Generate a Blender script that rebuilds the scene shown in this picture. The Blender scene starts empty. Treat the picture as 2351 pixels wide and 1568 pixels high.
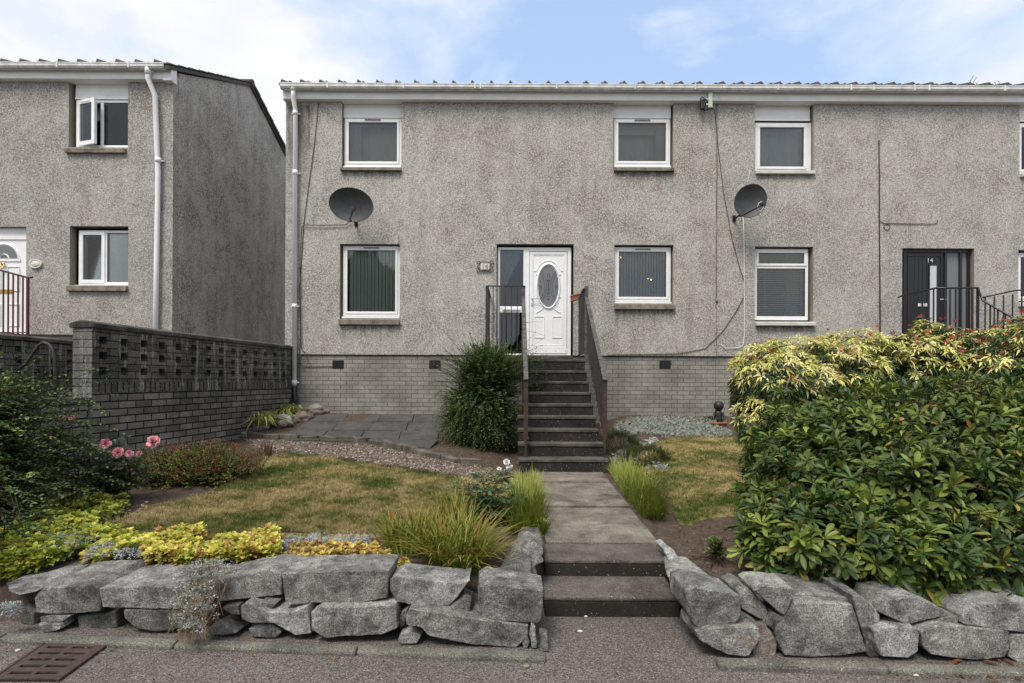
import bpy, bmesh, math, random
import numpy as np
from mathutils import Vector, Matrix, noise
R = math.radians
rnd = random.Random(7)
rng = np.random.default_rng(7)
scene = bpy.context.scene
col = scene.collection

# ------------------------------------------------------------------ camera
FP, CX, HY = 1259.8, 1175.5, 873.0        # photo measured at 2351x1568
EYE, ROLL = 1.5, 0.0045
cd = bpy.data.cameras.new("camera"); cam = bpy.data.objects.new("camera", cd); col.objects.link(cam)
cd.sensor_width = 36.0; cd.lens = 36.0*FP/2351.0; cd.shift_y = (HY-784.0)/2351.0
cd.clip_start = 0.05; cd.clip_end = 2000
c_, s_ = math.cos(ROLL), math.sin(ROLL)
cam.matrix_world = Matrix(((c_, -s_, 0, 0), (0, 0, -1, 0), (s_, c_, 0, EYE), (0, 0, 0, 1)))
scene.camera = cam
scene.render.resolution_x = 1024; scene.render.resolution_y = 683
# ------------------------------------------------------------------ sky
SUN_EL, SUN_AZ = R(58), R(210)            # azimuth clockwise from +Y: behind the camera, to the left
w = bpy.data.worlds.new("World"); scene.world = w; w.use_nodes = True
nt = w.node_tree; nt.nodes.clear()
def N(t, typ, **kw):
    n = t.nodes.new(typ)
    for k, v in kw.items():
        if k.startswith('i_'):
            n.inputs[k[2:].replace('_', ' ')].default_value = v
        else: setattr(n, k, v)
    return n
out = N(nt, 'ShaderNodeOutputWorld'); mx = N(nt, 'ShaderNodeMixShader')
b1 = N(nt, 'ShaderNodeBackground'); b2 = N(nt, 'ShaderNodeBackground')
sky = N(nt, 'ShaderNodeTexSky'); sky.sky_type = 'NISHITA'; sky.sun_disc = False
sky.sun_elevation = SUN_EL; sky.sun_rotation = SUN_AZ
b1.inputs['Strength'].default_value = 0.15
nt.links.new(sky.outputs[0], b1.inputs['Color'])
tc = N(nt, 'ShaderNodeTexCoord'); mp = N(nt, 'ShaderNodeMapping'); mp.inputs['Scale'].default_value = (1, 1, 2.1)
mp.inputs['Location'].default_value = (0.35, 0.2, 0.1)
nz = N(nt, 'ShaderNodeTexNoise', i_Scale=2.3, i_Detail=8.0, i_Roughness=0.55, i_Distortion=0.2)
nt.links.new(tc.outputs['Generated'], mp.inputs['Vector']); nt.links.new(mp.outputs[0], nz.inputs['Vector'])
# a real break in the cloud: a soft round blue gap in one direction of the sky
dv = N(nt, 'ShaderNodeVectorMath', operation='DISTANCE'); dv.inputs[1].default_value = (0.20, 0.81, 0.55)
nt.links.new(tc.outputs['Generated'], dv.inputs[0])
mr = N(nt, 'ShaderNodeMapRange'); mr.inputs[1].default_value = 0.12; mr.inputs[2].default_value = 0.50; mr.inputs[3].default_value = -0.20; mr.inputs[4].default_value = 0.10
nt.links.new(dv.outputs['Value'], mr.inputs[0])
ad = N(nt, 'ShaderNodeMath', operation='ADD'); nt.links.new(nz.outputs['Fac'], ad.inputs[0]); nt.links.new(mr.outputs[0], ad.inputs[1])
cr = N(nt, 'ShaderNodeValToRGB'); cr.color_ramp.elements[0].position = 0.42; cr.color_ramp.elements[0].color = (.5, .5, .5, 1)
cr.color_ramp.elements[1].position = 0.60; cr.color_ramp.elements[1].color = (.97, .97, .97, 1)
nt.links.new(ad.outputs[0], cr.inputs[0])
nz2 = N(nt, 'ShaderNodeTexNoise', i_Scale=4.0, i_Detail=5.0); nt.links.new(mp.outputs[0], nz2.inputs['Vector'])
cr2 = N(nt, 'ShaderNodeValToRGB'); cr2.color_ramp.elements[0].position = .35; cr2.color_ramp.elements[0].color = (.82, .87, .96, 1)
cr2.color_ramp.elements[1].position = .6; cr2.color_ramp.elements[1].color = (1, .99, .975, 1)
nt.links.new(nz2.outputs['Fac'], cr2.inputs[0])
cmx = N(nt, 'ShaderNodeMix', data_type='RGBA'); cmx.inputs[6].default_value = (.66, .86, 1.2, 1)
cfr = N(nt, 'ShaderNodeMapRange'); cfr.inputs[1].default_value = .5; cfr.inputs[2].default_value = .97
nt.links.new(cr.outputs[0], cfr.inputs[0]); nt.links.new(cfr.outputs[0], cmx.inputs[0]); nt.links.new(cr2.outputs[0], cmx.inputs[7]); nt.links.new(cmx.outputs[2], b2.inputs['Color'])
b2.inputs['Strength'].default_value = 0.74
nt.links.new(cr.outputs[0], mx.inputs[0]); nt.links.new(b1.outputs[0], mx.inputs[1]); nt.links.new(b2.outputs[0], mx.inputs[2])
nt.links.new(mx.outputs[0], out.inputs[0])
sl = bpy.data.lights.new("sun", 'SUN'); sl.energy = 2.6; sl.angle = R(22); sl.color = (1, .93, .84)
so = bpy.data.objects.new("sun", sl); col.objects.link(so)
sd = Vector((math.sin(SUN_AZ)*math.cos(SUN_EL), math.cos(SUN_AZ)*math.cos(SUN_EL), math.sin(SUN_EL)))
so.rotation_euler = sd.to_track_quat('Z', 'Y').to_euler()
scene.view_settings.view_transform = 'Standard'; scene.view_settings.look = 'None'
scene.view_settings.exposure = 0.5; scene.view_settings.gamma = 1.0

# ------------------------------------------------------------------ placing helpers (photo pixel -> world at a depth)
def D(px, py, Y):
    xc = (px-CX)/FP; yc = (HY-py)/FP
    return Vector(((xc*c_-yc*s_)*Y, Y, EYE+(xc*s_+yc*c_)*Y))
WX = [-12, -4, -3, 0, 1.3, 3, 12]
def wall_y(x): return np.interp(x, [-9, -2.8, 0.1, 1.1, 2.7, 9], [3.33, 3.26, 3.10, 3.02, 2.95, 2.80])
def T(x, y):
    x = np.asarray(x, float); y = np.asarray(y, float)
    b = np.interp(y, [3.3, 3.6, 4.1, 4.7, 5.5, 7.6, 8.3, 8.75, 10.5], [.19, .24, .275, .30, .34, .45, .50, .53, .84])
    p = np.interp(y, [3.8, 7.3, 8.0, 10.5], [.215, .27, .27, .6])
    dd = np.maximum(np.maximum(.24-x, x-1.2), 0)
    k = np.clip(dd/1.1, 0, 1); k = k*k*(3-2*k)
    z = p*(1-k)+b*k
    z = z + .012*np.sin(x*3.1+y*2.3)*k + .008*np.sin(x*7.7-y*5.1)*k
    wy = wall_y(x)
    r = np.clip((y-wy-.10)/.30, 0, 1)
    z = z*r + (1-r)*(-.02)
    st = (x > .19) & (x < 1.13) & (y < 3.85)
    z = np.where(st, -.06, z)
    # right of the neighbouring party line and left of the boundary wall the ground is a little higher
    z = z + .35*np.clip((-x-4.9)/.6, 0, 1)*np.clip((y-5)/3, 0, 1)
    return z
def Gv(px, py):
    px = np.asarray(px, float); py = np.asarray(py, float)
    xc = (px-CX)/FP; yc = (HY-py)/FP
    ax = xc*c_-yc*s_; az = xc*s_+yc*c_
    Ys = np.arange(2.4, 10.5, .02)
    res = np.full(px.shape, 10.4)
    done = np.zeros(px.shape, bool)
    for Y in Ys:
        hit = (~done) & (EYE+az*Y <= T(ax*Y, Y+0*ax))
        res[hit] = Y; done |= hit
    X = ax*res
    return np.stack([X, res, T(X, res)], -1)
def G(px, py):
    v = Gv(np.array([px]), np.array([py]))[0]; return Vector(v)
def inpoly(px, py, poly):
    px = np.asarray(px); py = np.asarray(py); ins = np.zeros(px.shape, bool); n = len(poly)
    for i in range(n):
        x1, y1 = poly[i]; x2, y2 = poly[(i+1) % n]
        c = ((y1 > py) != (y2 > py)) & (px < (x2-x1)*(py-y1)/((y2-y1) if y2 != y1 else 1e-9)+x1)
        ins ^= c
    return ins
def sample_poly(poly, n):
    xs = [p[0] for p in poly]; ys = [p[1] for p in poly]
    A = np.zeros((0, 2))
    while len(A) < n:
        q = np.stack([rng.uniform(min(xs), max(xs), n*2), rng.uniform(min(ys), max(ys), n*2)], -1)
        A = np.concatenate([A, q[inpoly(q[:, 0], q[:, 1], poly)]])
    return A[:n]

# ------------------------------------------------------------------ tags
def tag(o, label=None, cat=None, group=None, kind=None):
    if label: o['label'] = label
    if cat: o['category'] = cat
    if group: o['group'] = group
    if kind: o['kind'] = kind
    return o
def thing(name, label, cat, loc=(0, 0, 0), group=None):
    o = bpy.data.objects.new(name, None); col.objects.link(o); o.location = loc; o.empty_display_size = .1
    return tag(o, label, cat, group)
def link(name, me, mats, parent=None):
    o = bpy.data.objects.new(name, me); col.objects.link(o)
    for m in (mats if isinstance(mats, (list, tuple)) else [mats]): me.materials.append(m)
    if parent:
        q = parent; off = Vector((0, 0, 0))
        while q: off += q.location; q = q.parent
        o.parent = parent; o.location = -off
    return o
class MB:
    def __init__(s): s.v = []; s.f = []; s.m = []; s.sm = []
    def quad(s, pts, m=0, sm=False):
        b = len(s.v); s.v += [tuple(p) for p in pts]; s.f.append(tuple(range(b, b+len(pts)))); s.m.append(m); s.sm.append(sm)
    def hexa(s, p, m=0):           # 8 points: bottom 4 (ccw from above), top 4
        b = len(s.v); s.v += [tuple(q) for q in p]
        for f in ((3, 2, 1, 0), (4, 5, 6, 7), (0, 1, 5, 4), (1, 2, 6, 5), (2, 3, 7, 6), (3, 0, 4, 7)):
            s.f.append(tuple(b+i for i in f)); s.m.append(m); s.sm.append(False)
        return s
    def box(s, x0, x1, y0, y1, z0, z1, m=0):
        return s.hexa([(x0, y0, z0), (x1, y0, z0), (x1, y1, z0), (x0, y1, z0), (x0, y0, z1), (x1, y0, z1), (x1, y1, z1), (x0, y1, z1)], m)
    def bar(s, a, b, wx, wz, m=0, up=(0, 0, 1)):   # rectangular bar between two points
        a = Vector(a); b = Vector(b); d = (b-a).normalized(); u = Vector(up)
        if abs(d.dot(u)) > .98: u = Vector((0, 1, 0))
        sd = d.cross(u).normalized(); u = sd.cross(d)
        p = []
        for q in (a, b):
            p += [q-sd*wx/2-u*wz/2, q+sd*wx/2-u*wz/2, q+sd*wx/2+u*wz/2, q-sd*wx/2+u*wz/2]
        return s.hexa(p, m)
    def tube(s, pts, r, n=8, m=0, cap=True):
        pts = [Vector(p) for p in pts]; rs = r if isinstance(r, (list, tuple)) else [r]*len(pts)
        b = len(s.v); ref = None
        for i, p in enumerate(pts):
            d = (pts[min(i+1, len(pts)-1)]-pts[max(i-1, 0)]).normalized()
            if ref is None:
                ref = d.orthogonal().normalized()
            ref = (ref-d*ref.dot(d)).normalized(); q = d.cross(ref)
            for k in range(n):
                a = 2*math.pi*k/n; s.v.append(tuple(p+(ref*math.cos(a)+q*math.sin(a))*rs[i]))
        for i in range(len(pts)-1):
            for k in range(n):
                k2 = (k+1) % n; s.f.append((b+i*n+k, b+i*n+k2, b+(i+1)*n+k2, b+(i+1)*n+k)); s.m.append(m); s.sm.append(True)
        if cap:
            s.f.append(tuple(b+k for k in range(n))[::-1]); s.m.append(m); s.sm.append(False)
            e = b+(len(pts)-1)*n; s.f.append(tuple(e+k for k in range(n))); s.m.append(m); s.sm.append(False)
        return s
    def lathe(s, prof, c, n=16, m=0, axis=None, sx=1):
        c = Vector(c); b = len(s.v); M_ = Matrix.Identity(3) if axis is None else Vector(axis).to_track_quat('Z', 'Y').to_matrix()
        for (r, z) in prof:
            for k in range(n):
                a = 2*math.pi*k/n; s.v.append(tuple(c+M_ @ Vector((r*math.cos(a)*sx, r*math.sin(a), z))))
        for i in range(len(prof)-1):
            for k in range(n):
                k2 = (k+1) % n; s.f.append((b+i*n+k, b+i*n+k2, b+(i+1)*n+k2, b+(i+1)*n+k)); s.m.append(m); s.sm.append(True)
        return s
    def build(s, name, mats, parent=None, bevel=0):
        me = bpy.data.meshes.new(name); me.from_pydata(s.v, [], s.f)
        me.polygons.foreach_set('material_index', s.m); me.polygons.foreach_set('use_smooth', s.sm); me.update()
        o = link(name, me, mats, parent)
        if bevel:
            md = o.modifiers.new('b', 'BEVEL'); md.width = bevel; md.segments = 2; md.limit_method = 'ANGLE'; md.angle_limit = R(40)
        return o

# ------------------------------------------------------------------ materials
def newmat(name):
    m = bpy.data.materials.new(name); m.use_nodes = True; t = m.node_tree; p = t.nodes['Principled BSDF']
    return m, t, p
def ramp(t, src, stops):
    c = N(t, 'ShaderNodeValToRGB'); e = c.color_ramp.elements
    while len(e) < len(stops): e.new(.5)
    for i, (p, k) in enumerate(stops):
        e[i].position = p; e[i].color = (k, k, k, 1) if isinstance(k, (int, float)) else tuple(k)+(1,)
    t.links.new(src, c.inputs[0]); return c.outputs[0]
def mixc(t, fac, a, b, mode='MIX'):
    m = N(t, 'ShaderNodeMix', data_type='RGBA', blend_type=mode)
    for s, v in ((0, fac), (6, a), (7, b)):
        if hasattr(v, 'links') or isinstance(v, bpy.types.NodeSocket): t.links.new(v, m.inputs[s])
        elif s == 0: m.inputs[0].default_value = v
        else: m.inputs[s].default_value = tuple(v)+(1,) if len(v) == 3 else v
    return m.outputs[2]
def pos(t, scale=(1, 1, 1)):
    g = N(t, 'ShaderNodeNewGeometry'); m = N(t, 'ShaderNodeMapping'); m.inputs['Scale'].default_value = scale
    t.links.new(g.outputs['Position'], m.inputs['Vector']); return m.outputs[0]
def nse(t, vec, scale, detail=3, rough=.5, dist=0):
    n = N(t, 'ShaderNodeTexNoise'); n.inputs['Scale'].default_value = scale; n.inputs['Detail'].default_value = detail
    n.inputs['Roughness'].default_value = rough; n.inputs['Distortion'].default_value = dist
    t.links.new(vec, n.inputs['Vector']); return n.outputs['Fac']
def bump(t, p, h, strength, dist=.01):
    b = N(t, 'ShaderNodeBump'); b.inputs['Strength'].default_value = strength; b.inputs['Distance'].default_value = dist
    t.links.new(h, b.inputs['Height']); t.links.new(b.outputs[0], p.inputs['Normal'])
def plain(name, c, rough=.6, c2=None, scale=8, bs=0, bsc=60, metal=0, spec=.5):
    m, t, p = newmat(name); p.inputs['Roughness'].default_value = rough; p.inputs['Metallic'].default_value = metal
    p.inputs['Specular IOR Level'].default_value = spec
    v = pos(t)
    if c2: t.links.new(ramp(t, nse(t, v, scale, 6, .65), [(.35, c), (.65, c2)]), p.inputs['Base Color'])
    else: p.inputs['Base Color'].default_value = tuple(c)+(1,)
    if bs: bump(t, p, nse(t, v, bsc, 3), bs)
    return m
def cellgrey(t, v, scale):
    vo = N(t, 'ShaderNodeTexVoronoi'); vo.inputs['Scale'].default_value = scale; t.links.new(v, vo.inputs['Vector'])
    sx = N(t, 'ShaderNodeSeparateColor'); t.links.new(vo.outputs['Color'], sx.inputs[0]); return sx.outputs[0]
def harl(name, dirt=.5, tone=1.0, stains=()):
    m, t, p = newmat(name); p.inputs['Roughness'].default_value = .95; p.inputs['Specular IOR Level'].default_value = .2
    v = pos(t)
    f = nse(t, v, 48, 3, .8); cg = cellgrey(t, v, 74)
    base = ramp(t, cg, [(0.0, (.25*tone, .235*tone, .212*tone)), (.25, (.38*tone, .36*tone, .33*tone)), (.7, (.50*tone, .477*tone, .44*tone)), (1.0, (.64*tone, .615*tone, .575*tone))])
    base = mixc(t, .65, base, ramp(t, f, [(.36, .5), (.50, 1.0), (.66, 1.3)]), 'MULTIPLY')
    blot = ramp(t, nse(t, v, 1.3, 9, .78, .4), [(.42, 0), (.60, 1)])
    speck = ramp(t, nse(t, v, 30, 3, .7), [(.45, 1.0), (.54, 0)])
    st = ramp(t, nse(t, pos(t, (2.4, 2.4, .35)), 1.6, 5, .7), [(.45, 0), (.75, 1)])
    a = N(t, 'ShaderNodeMath', operation='MULTIPLY'); t.links.new(blot, a.inputs[0]); t.links.new(speck, a.inputs[1])
    a2 = N(t, 'ShaderNodeMath', operation='MULTIPLY'); t.links.new(a.outputs[0], a2.inputs[0]); a2.inputs[1].default_value = min(.85, .45+dirt*.4)
    c = mixc(t, a2.outputs[0], base, (.11, .095, .083))
    b = N(t, 'ShaderNodeMath', operation='MULTIPLY'); t.links.new(st, b.inputs[0]); b.inputs[1].default_value = dirt
    c = mixc(t, b.outputs[0], c, (.62, .60, .575), 'MULTIPLY')
    br = ramp(t, nse(t, v, 2.2, 9, .82, .3), [(.555, 0), (.64, 1)])
    b3 = N(t, 'ShaderNodeMath', operation='MULTIPLY'); t.links.new(br, b3.inputs[0]); t.links.new(speck, b3.inputs[1])
    b4 = N(t, 'ShaderNodeMath', operation='MULTIPLY'); t.links.new(b3.outputs[0], b4.inputs[0]); b4.inputs[1].default_value = .8
    c = mixc(t, b4.outputs[0], c, (.19, .115, .072))
    for (xa, xb, zt_, ln) in stains:
        g = N(t, 'ShaderNodeNewGeometry'); sp = N(t, 'ShaderNodeSeparateXYZ'); t.links.new(g.outputs['Position'], sp.inputs[0])
        def mrn(src, a_, b_, c_, d_):
            q = N(t, 'ShaderNodeMapRange'); q.inputs[1].default_value = a_; q.inputs[2].default_value = b_; q.inputs[3].default_value = c_; q.inputs[4].default_value = d_; t.links.new(src, q.inputs[0]); return q.outputs[0]
        def mul(a_, b_):
            q = N(t, 'ShaderNodeMath', operation='MULTIPLY'); t.links.new(a_, q.inputs[0]); t.links.new(b_, q.inputs[1]); return q.outputs[0]
        k = mul(mul(mrn(sp.outputs[0], xa-.06, xa+.05, 0, 1), mrn(sp.outputs[0], xb+.06, xb-.05, 0, 1)), mul(mrn(sp.outputs[2], zt_+.03, zt_, 0, 1), mrn(sp.outputs[2], zt_-ln, zt_, 0, 1)))
        k = mul(k, ramp(t, nse(t, pos(t, (9, 9, 1.2)), 1.7, 5, .7), [(.35, .1), (.62, .95)]))
        c = mixc(t, k, c, (.075, .068, .055))
    t.links.new(c, p.inputs['Base Color']); bump(t, p, f, .6, .015)
    return m
def brick(name, axis, c1, c2, mortar, bw=.227, bh=.082, dark=0.0, msz=.006, white=False):
    m, t, p = newmat(name); p.inputs['Roughness'].default_value = .92; p.inputs['Specular IOR Level'].default_value = .25
    g = N(t, 'ShaderNodeNewGeometry'); sx = N(t, 'ShaderNodeSeparateXYZ'); cx = N(t, 'ShaderNodeCombineXYZ')
    t.links.new(g.outputs['Position'], sx.inputs[0]); t.links.new(sx.outputs[axis], cx.inputs[0]); t.links.new(sx.outputs[2], cx.inputs[1])
    b = N(t, 'ShaderNodeTexBrick'); b.inputs['Scale'].default_value = 1; b.inputs['Mortar Size'].default_value = msz; b.inputs['Mortar Smooth'].default_value = .2
    b.inputs['Brick Width'].default_value = bw; b.inputs['Row Height'].default_value = bh; b.inputs['Bias'].default_value = 0
    b.inputs['Color1'].default_value = tuple(c1)+(1,); b.inputs['Color2'].default_value = tuple(c2)+(1,); b.inputs['Mortar'].default_value = tuple(mortar)+(1,)
    t.links.new(cx.outputs[0], b.inputs['Vector'])
    v = pos(t); n1 = nse(t, v, 45, 4, .7); n2 = nse(t, v, 1.1, 6, .65)
    c = mixc(t, .8, b.outputs['Color'], ramp(t, n1, [(.3, .55), (.7, 1.3)]), 'MULTIPLY')
    c = mixc(t, dark, c, ramp(t, n2, [(.35, .25), (.62, 1.15)]), 'MULTIPLY')
    if white:
        wv = ramp(t, nse(t, pos(t, (5, 5, .5)), 2.2, 5, .7), [(.53, 0), (.62, 1)])
        w2 = N(t, 'ShaderNodeMath', operation='MULTIPLY'); t.links.new(wv, w2.inputs[0]); t.links.new(ramp(t, n1, [(.4, 0), (.6, 1)]), w2.inputs[1])
        c = mixc(t, w2.outputs[0], c, (.34, .35, .33))
        sp = ramp(t, nse(t, v, 70, 2, .5), [(.68, 0), (.72, 1)]); c = mixc(t, sp, c, (.5, .5, .46))
    t.links.new(c, p.inputs['Base Color'])
    h = N(t, 'ShaderNodeMath', operation='SUBTRACT'); t.links.new(n1, h.inputs[0]); t.links.new(b.outputs['Fac'], h.inputs[1]); bump(t, p, h.outputs[0], .7, .008)
    return m
def colattr(name, rough=.5, spec=.35, var=.35, sub=0.0):
    m, t, p = newmat(name); p.inputs['Roughness'].default_value = rough; p.inputs['Specular IOR Level'].default_value = spec
    a = N(t, 'ShaderNodeAttribute', attribute_name='Col')
    c = mixc(t, var, a.outputs['Color'], ramp(t, nse(t, pos(t), 14, 3), [(.3, .45), (.7, 1.35)]), 'MULTIPLY')
    t.links.new(c, p.inputs['Base Color'])
    tr = N(t, 'ShaderNodeBsdfTranslucent'); t.links.new(c, tr.inputs['Color'])
    mxs = N(t, 'ShaderNodeMixShader'); mxs.inputs[0].default_value = .22
    o = t.nodes['Material Output']; t.links.new(p.outputs[0], mxs.inputs[1]); t.links.new(tr.outputs[0], mxs.inputs[2]); t.links.new(mxs.outputs[0], o.inputs[0])
    return m
def ground_mat(name, stops, scale, detail=8, bs=.6, bsc=40, pebble=None):
    m, t, p = newmat(name); p.inputs['Roughness'].default_value = .95; p.inputs['Specular IOR Level'].default_value = .2
    v = pos(t); c = ramp(t, nse(t, v, scale, detail, .7), stops)
    if pebble:
        vo = N(t, 'ShaderNodeTexVoronoi'); vo.inputs['Scale'].default_value = pebble[0]; t.links.new(v, vo.inputs['Vector'])
        c = mixc(t, pebble[1], c, vo.outputs['Color'], 'OVERLAY'); 
    t.links.new(c, p.inputs['Base Color']); bump(t, p, nse(t, v, bsc, 5, .7), bs, .02)
    return m
M = {}
def sx_(l, r, y, ln): return ((l-CX)/FP*10.5, (r-CX)/FP*10.5, EYE+(HY-y-.5)/FP*10.5, ln)
M['harl'] = harl('harling_grey', .55, 1.0, [sx_(783, 921, 392, .22), sx_(779, 917, 746, .30), sx_(1409, 1546, 393, .22), sx_(1410, 1547, 710, .28), sx_(655, 715, 245, 2.2), sx_(560, 1660, 802, -.14)][:5]); M['harl14'] = harl('harling_lighter', .35, .98, [sx_(1734, 1869, 395, .16), sx_(1734, 1869, 744, .2)]); M['harlL'] = harl('harling_left', .6, .92); M['harlG'] = harl('harling_gable', .8, 1.05)
M['brick'] = brick('facing_brick_grey', 0, (.28, .265, .232), (.335, .32, .283), (.12, .112, .098), dark=.45, msz=.005)
M['brickW'] = brick('weathered_wall_block', 1, (.145, .137, .123), (.29, .277, .252), (.022, .02, .018), dark=.75, msz=.009, white=False, bw=.25, bh=.088)
M['brickT'] = brick('weathered_wall_dark', 1, (.075, .071, .063), (.17, .16, .142), (.014, .013, .012), dark=.8, msz=.006, white=True, bw=.25, bh=.088)
M['brickS'] = brick('weathered_soldier', 1, (.08, .077, .07), (.17, .163, .148), (.016, .015, .014), dark=.7, msz=.010, white=True, bw=.083, bh=.9)
M['pier'] = brick('pier_block', 0, (.20, .195, .175), (.29, .285, .26), (.06, .056, .05), dark=.7, msz=.006, white=True, bw=.3, bh=.088)
M['upvc'] = plain('white_upvc', (.86, .86, .86), .3, (.79, .79, .78), 5)
M['upvc_dirty'] = plain('dirty_white_gutter', (.55, .54, .50), .5, (.84, .84, .82), 9)
M['fascia'] = plain('fascia_white', (.76, .76, .74), .5, (.84, .84, .83), 3)
M['seal'] = plain('dark_gasket', (.03, .03, .03), .6)
M['sill'] = plain('stained_concrete_sill', (.10, .085, .06), .9, (.27, .24, .19), 7, .4)
M['sillp'] = plain('painted_sill', (.45, .45, .41), .8, (.62, .62, .58), 6, .2)
M['conc_dark'] = None
M['iron'] = plain('black_painted_iron', (.012, .012, .013), .55, (.045, .040, .036), 25, .3)
M['ironrust'] = plain('rusty_iron', (.018, .016, .015), .7, (.085, .034, .02), 14, .5)
M['ironpeel'] = plain('peeling_handrail', (.022, .021, .022), .7, (.13, .12, .115), 16, .5)
M['black14'] = plain('gloss_black', (.012, .012, .014), .35)
M['maroon'] = plain('maroon_paint', (.09, .008, .02), .4)
M['dish'] = plain('dish_charcoal', (.03, .031, .034), .5, (.05, .052, .056), 14)
M['blackpl'] = plain('black_plastic', (.015, .015, .016), .5)
M['cable_dk'] = plain('dark_cable', (.03, .026, .022), .7); M['cable_wh'] = plain('white_cable', (.85, .85, .83), .5)
M['tile'] = plain('roof_tile', (.045, .04, .038), .85, (.10, .09, .08), 8, .5)
M['soffit'] = plain('reveal_paint', (.20, .165, .125), .9, (.30, .26, .21), 6, .2)
M['room'] = plain('room_wall', (.33, .34, .36), .9)
M['room_dark'] = plain('shaded_room_wall', (.05, .055, .055), .9)  # dimness of the lower rooms put into the wall colour
M['rust'] = plain('rusty_grate', (.03, .02, .016), .8, (.07, .042, .033), 20, .5)
M['terra'] = plain('terracotta', (.28, .10, .05), .8, (.36, .16, .09), 20, .3)
M['hose'] = plain('white_pipe', (.7, .7, .7), .5)
M['wood'] = plain('twig_bark', (.05, .035, .022), .9)
M['straw'] = plain('dry_stem', (.22, .15, .08), .9)
M['brass'] = plain('brass', (.45, .30, .08), .35, metal=.9)
M['lead'] = plain('lead_cames', (.12, .125, .13), .5)
M['chrome'] = plain('handle_white_metal', (.68, .68, .70), .3)
M['ivory'] = plain('ivory_plaque', (.62, .60, .54), .6)
M['greytxt'] = plain('grey_lettering', (.10, .10, .10), .7)
M['silvertxt'] = plain('silver_lettering', (.65, .66, .68), .4)
M['scroll'] = plain('wrought_scroll', (.05, .042, .036), .7, (.12, .10, .085), 30)
M['greenpaint'] = plain('pale_green_bracket', (.38, .48, .36), .7, (.5, .56, .46), 12)
def glass():
    m, t, p = newmat('window_glass'); o = t.nodes['Material Output']
    gl = N(t, 'ShaderNodeBsdfGlossy'); gl.inputs['Roughness'].default_value = .02; gl.inputs['Color'].default_value = (.95, .95, .97, 1)
    tr = N(t, 'ShaderNodeBsdfTransparent'); tr.inputs['Color'].default_value = (.80, .82, .80, 1)
    lw = N(t, 'ShaderNodeFresnel'); lw.inputs['IOR'].default_value = 1.62
    mxs = N(t, 'ShaderNodeMixShader'); t.links.new(lw.outputs[0], mxs.inputs[0]); t.links.new(tr.outputs[0], mxs.inputs[1]); t.links.new(gl.outputs[0], mxs.inputs[2])
    t.links.new(mxs.outputs[0], o.inputs[0]); return m
M['glass'] = glass()
M['frost'] = plain('frosted_grey_glass', (.16, .17, .18), .35)
M['net'] = plain('pane_backing_cloth', (.55, .56, .58), .9)
M['blind'] = plain('blind_slat', (.84, .90, .87), .6); M['blind2'] = plain('blind_slat_grey', (.55, .56, .58), .7)
def granite(name, tone=1.0, lich=.5, pink=False):
    m, t, p = newmat(name); p.inputs['Roughness'].default_value = .85; p.inputs['Specular IOR Level'].default_value = .3
    oi = N(t, 'ShaderNodeObjectInfo'); va = N(t, 'ShaderNodeVectorMath', operation='ADD'); g = N(t, 'ShaderNodeNewGeometry')
    t.links.new(g.outputs['Position'], va.inputs[0]); t.links.new(oi.outputs['Random'], va.inputs[1]); v = va.outputs[0]
    a = nse(t, v, 130, 2, .6); b = nse(t, v, 9, 8, .72, .6); c3 = nse(t, v, 3.2, 5, .6)
    c = ramp(t, a, [(.34, (.17*tone, .17*tone, .168*tone)), (.5, (.33*tone, .33*tone, .322*tone)), (.66, (.56*tone, .555*tone, .54*tone))])
    c = mixc(t, .95, c, ramp(t, b, [(.30, .22), (.46, .75), (.68, 1.45)]), 'MULTIPLY')
    c = mixc(t, .8, c, ramp(t, nse(t, v, 3.4, 8, .75, .5), [(.40, .38), (.56, 1.15)]), 'MULTIPLY')
    mn = N(t, 'ShaderNodeMath', operation='MULTIPLY'); t.links.new(ramp(t, nse(t, v, 7, 6, .7, .8), [(.62, 0), (.68, lich)]), mn.inputs[0]); t.links.new(ramp(t, a, [(.4, .3), (.55, 1)]), mn.inputs[1])
    c = mixc(t, mn.outputs[0], c, (.34, .35, .27))
    if pink: c = mixc(t, ramp(t, c3, [(.46, 0), (.62, .6)]), c, (.33, .19, .155))
    vr = ramp(t, oi.outputs['Random'], [(0, (.66, .65, .64)), (.3, (1.15, 1.13, 1.08)), (.6, (.82, .80, .76)), (1, (1.2, 1.2, 1.2))]); c = mixc(t, 1.0, c, vr, 'MULTIPLY')
    t.links.new(c, p.inputs['Base Color']); bump(t, p, nse(t, v, 22, 9, .8), 1.0, .03)
    return m
M['granite'] = granite('granite_rubble'); M['granite_pink'] = granite('granite_pink', 1.0, .3, True); M['granite_dk'] = granite('granite_soiled', .62, .3)
def concrete(name, c1, c2, agg=.5):
    m, t, p = newmat(name); p.inputs['Roughness'].default_value = .9; p.inputs['Specular IOR Level'].default_value = .25
    v = pos(t); c = ramp(t, nse(t, v, 3.0, 8, .7, .3), [(.34, c1), (.66, c2)])
    c = mixc(t, agg, c, ramp(t, nse(t, v, 120, 2), [(.32, .35), (.7, 1.7)]), 'MULTIPLY')
    sp = ramp(t, nse(t, v, 62, 1), [(.72, 0), (.75, .7)]); c = mixc(t, sp, c, (.5, .48, .43))
    t.links.new(c, p.inputs['Base Color']); bump(t, p, nse(t, v, 70, 4, .7), .6, .01); return m
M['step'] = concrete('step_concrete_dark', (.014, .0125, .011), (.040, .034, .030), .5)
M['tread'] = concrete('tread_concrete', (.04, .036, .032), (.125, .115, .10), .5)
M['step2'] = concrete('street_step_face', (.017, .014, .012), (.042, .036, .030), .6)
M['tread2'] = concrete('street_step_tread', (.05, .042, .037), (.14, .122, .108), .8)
M['slab'] = concrete('path_slab', (.07, .06, .05), (.25, .225, .19), .6)
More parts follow.
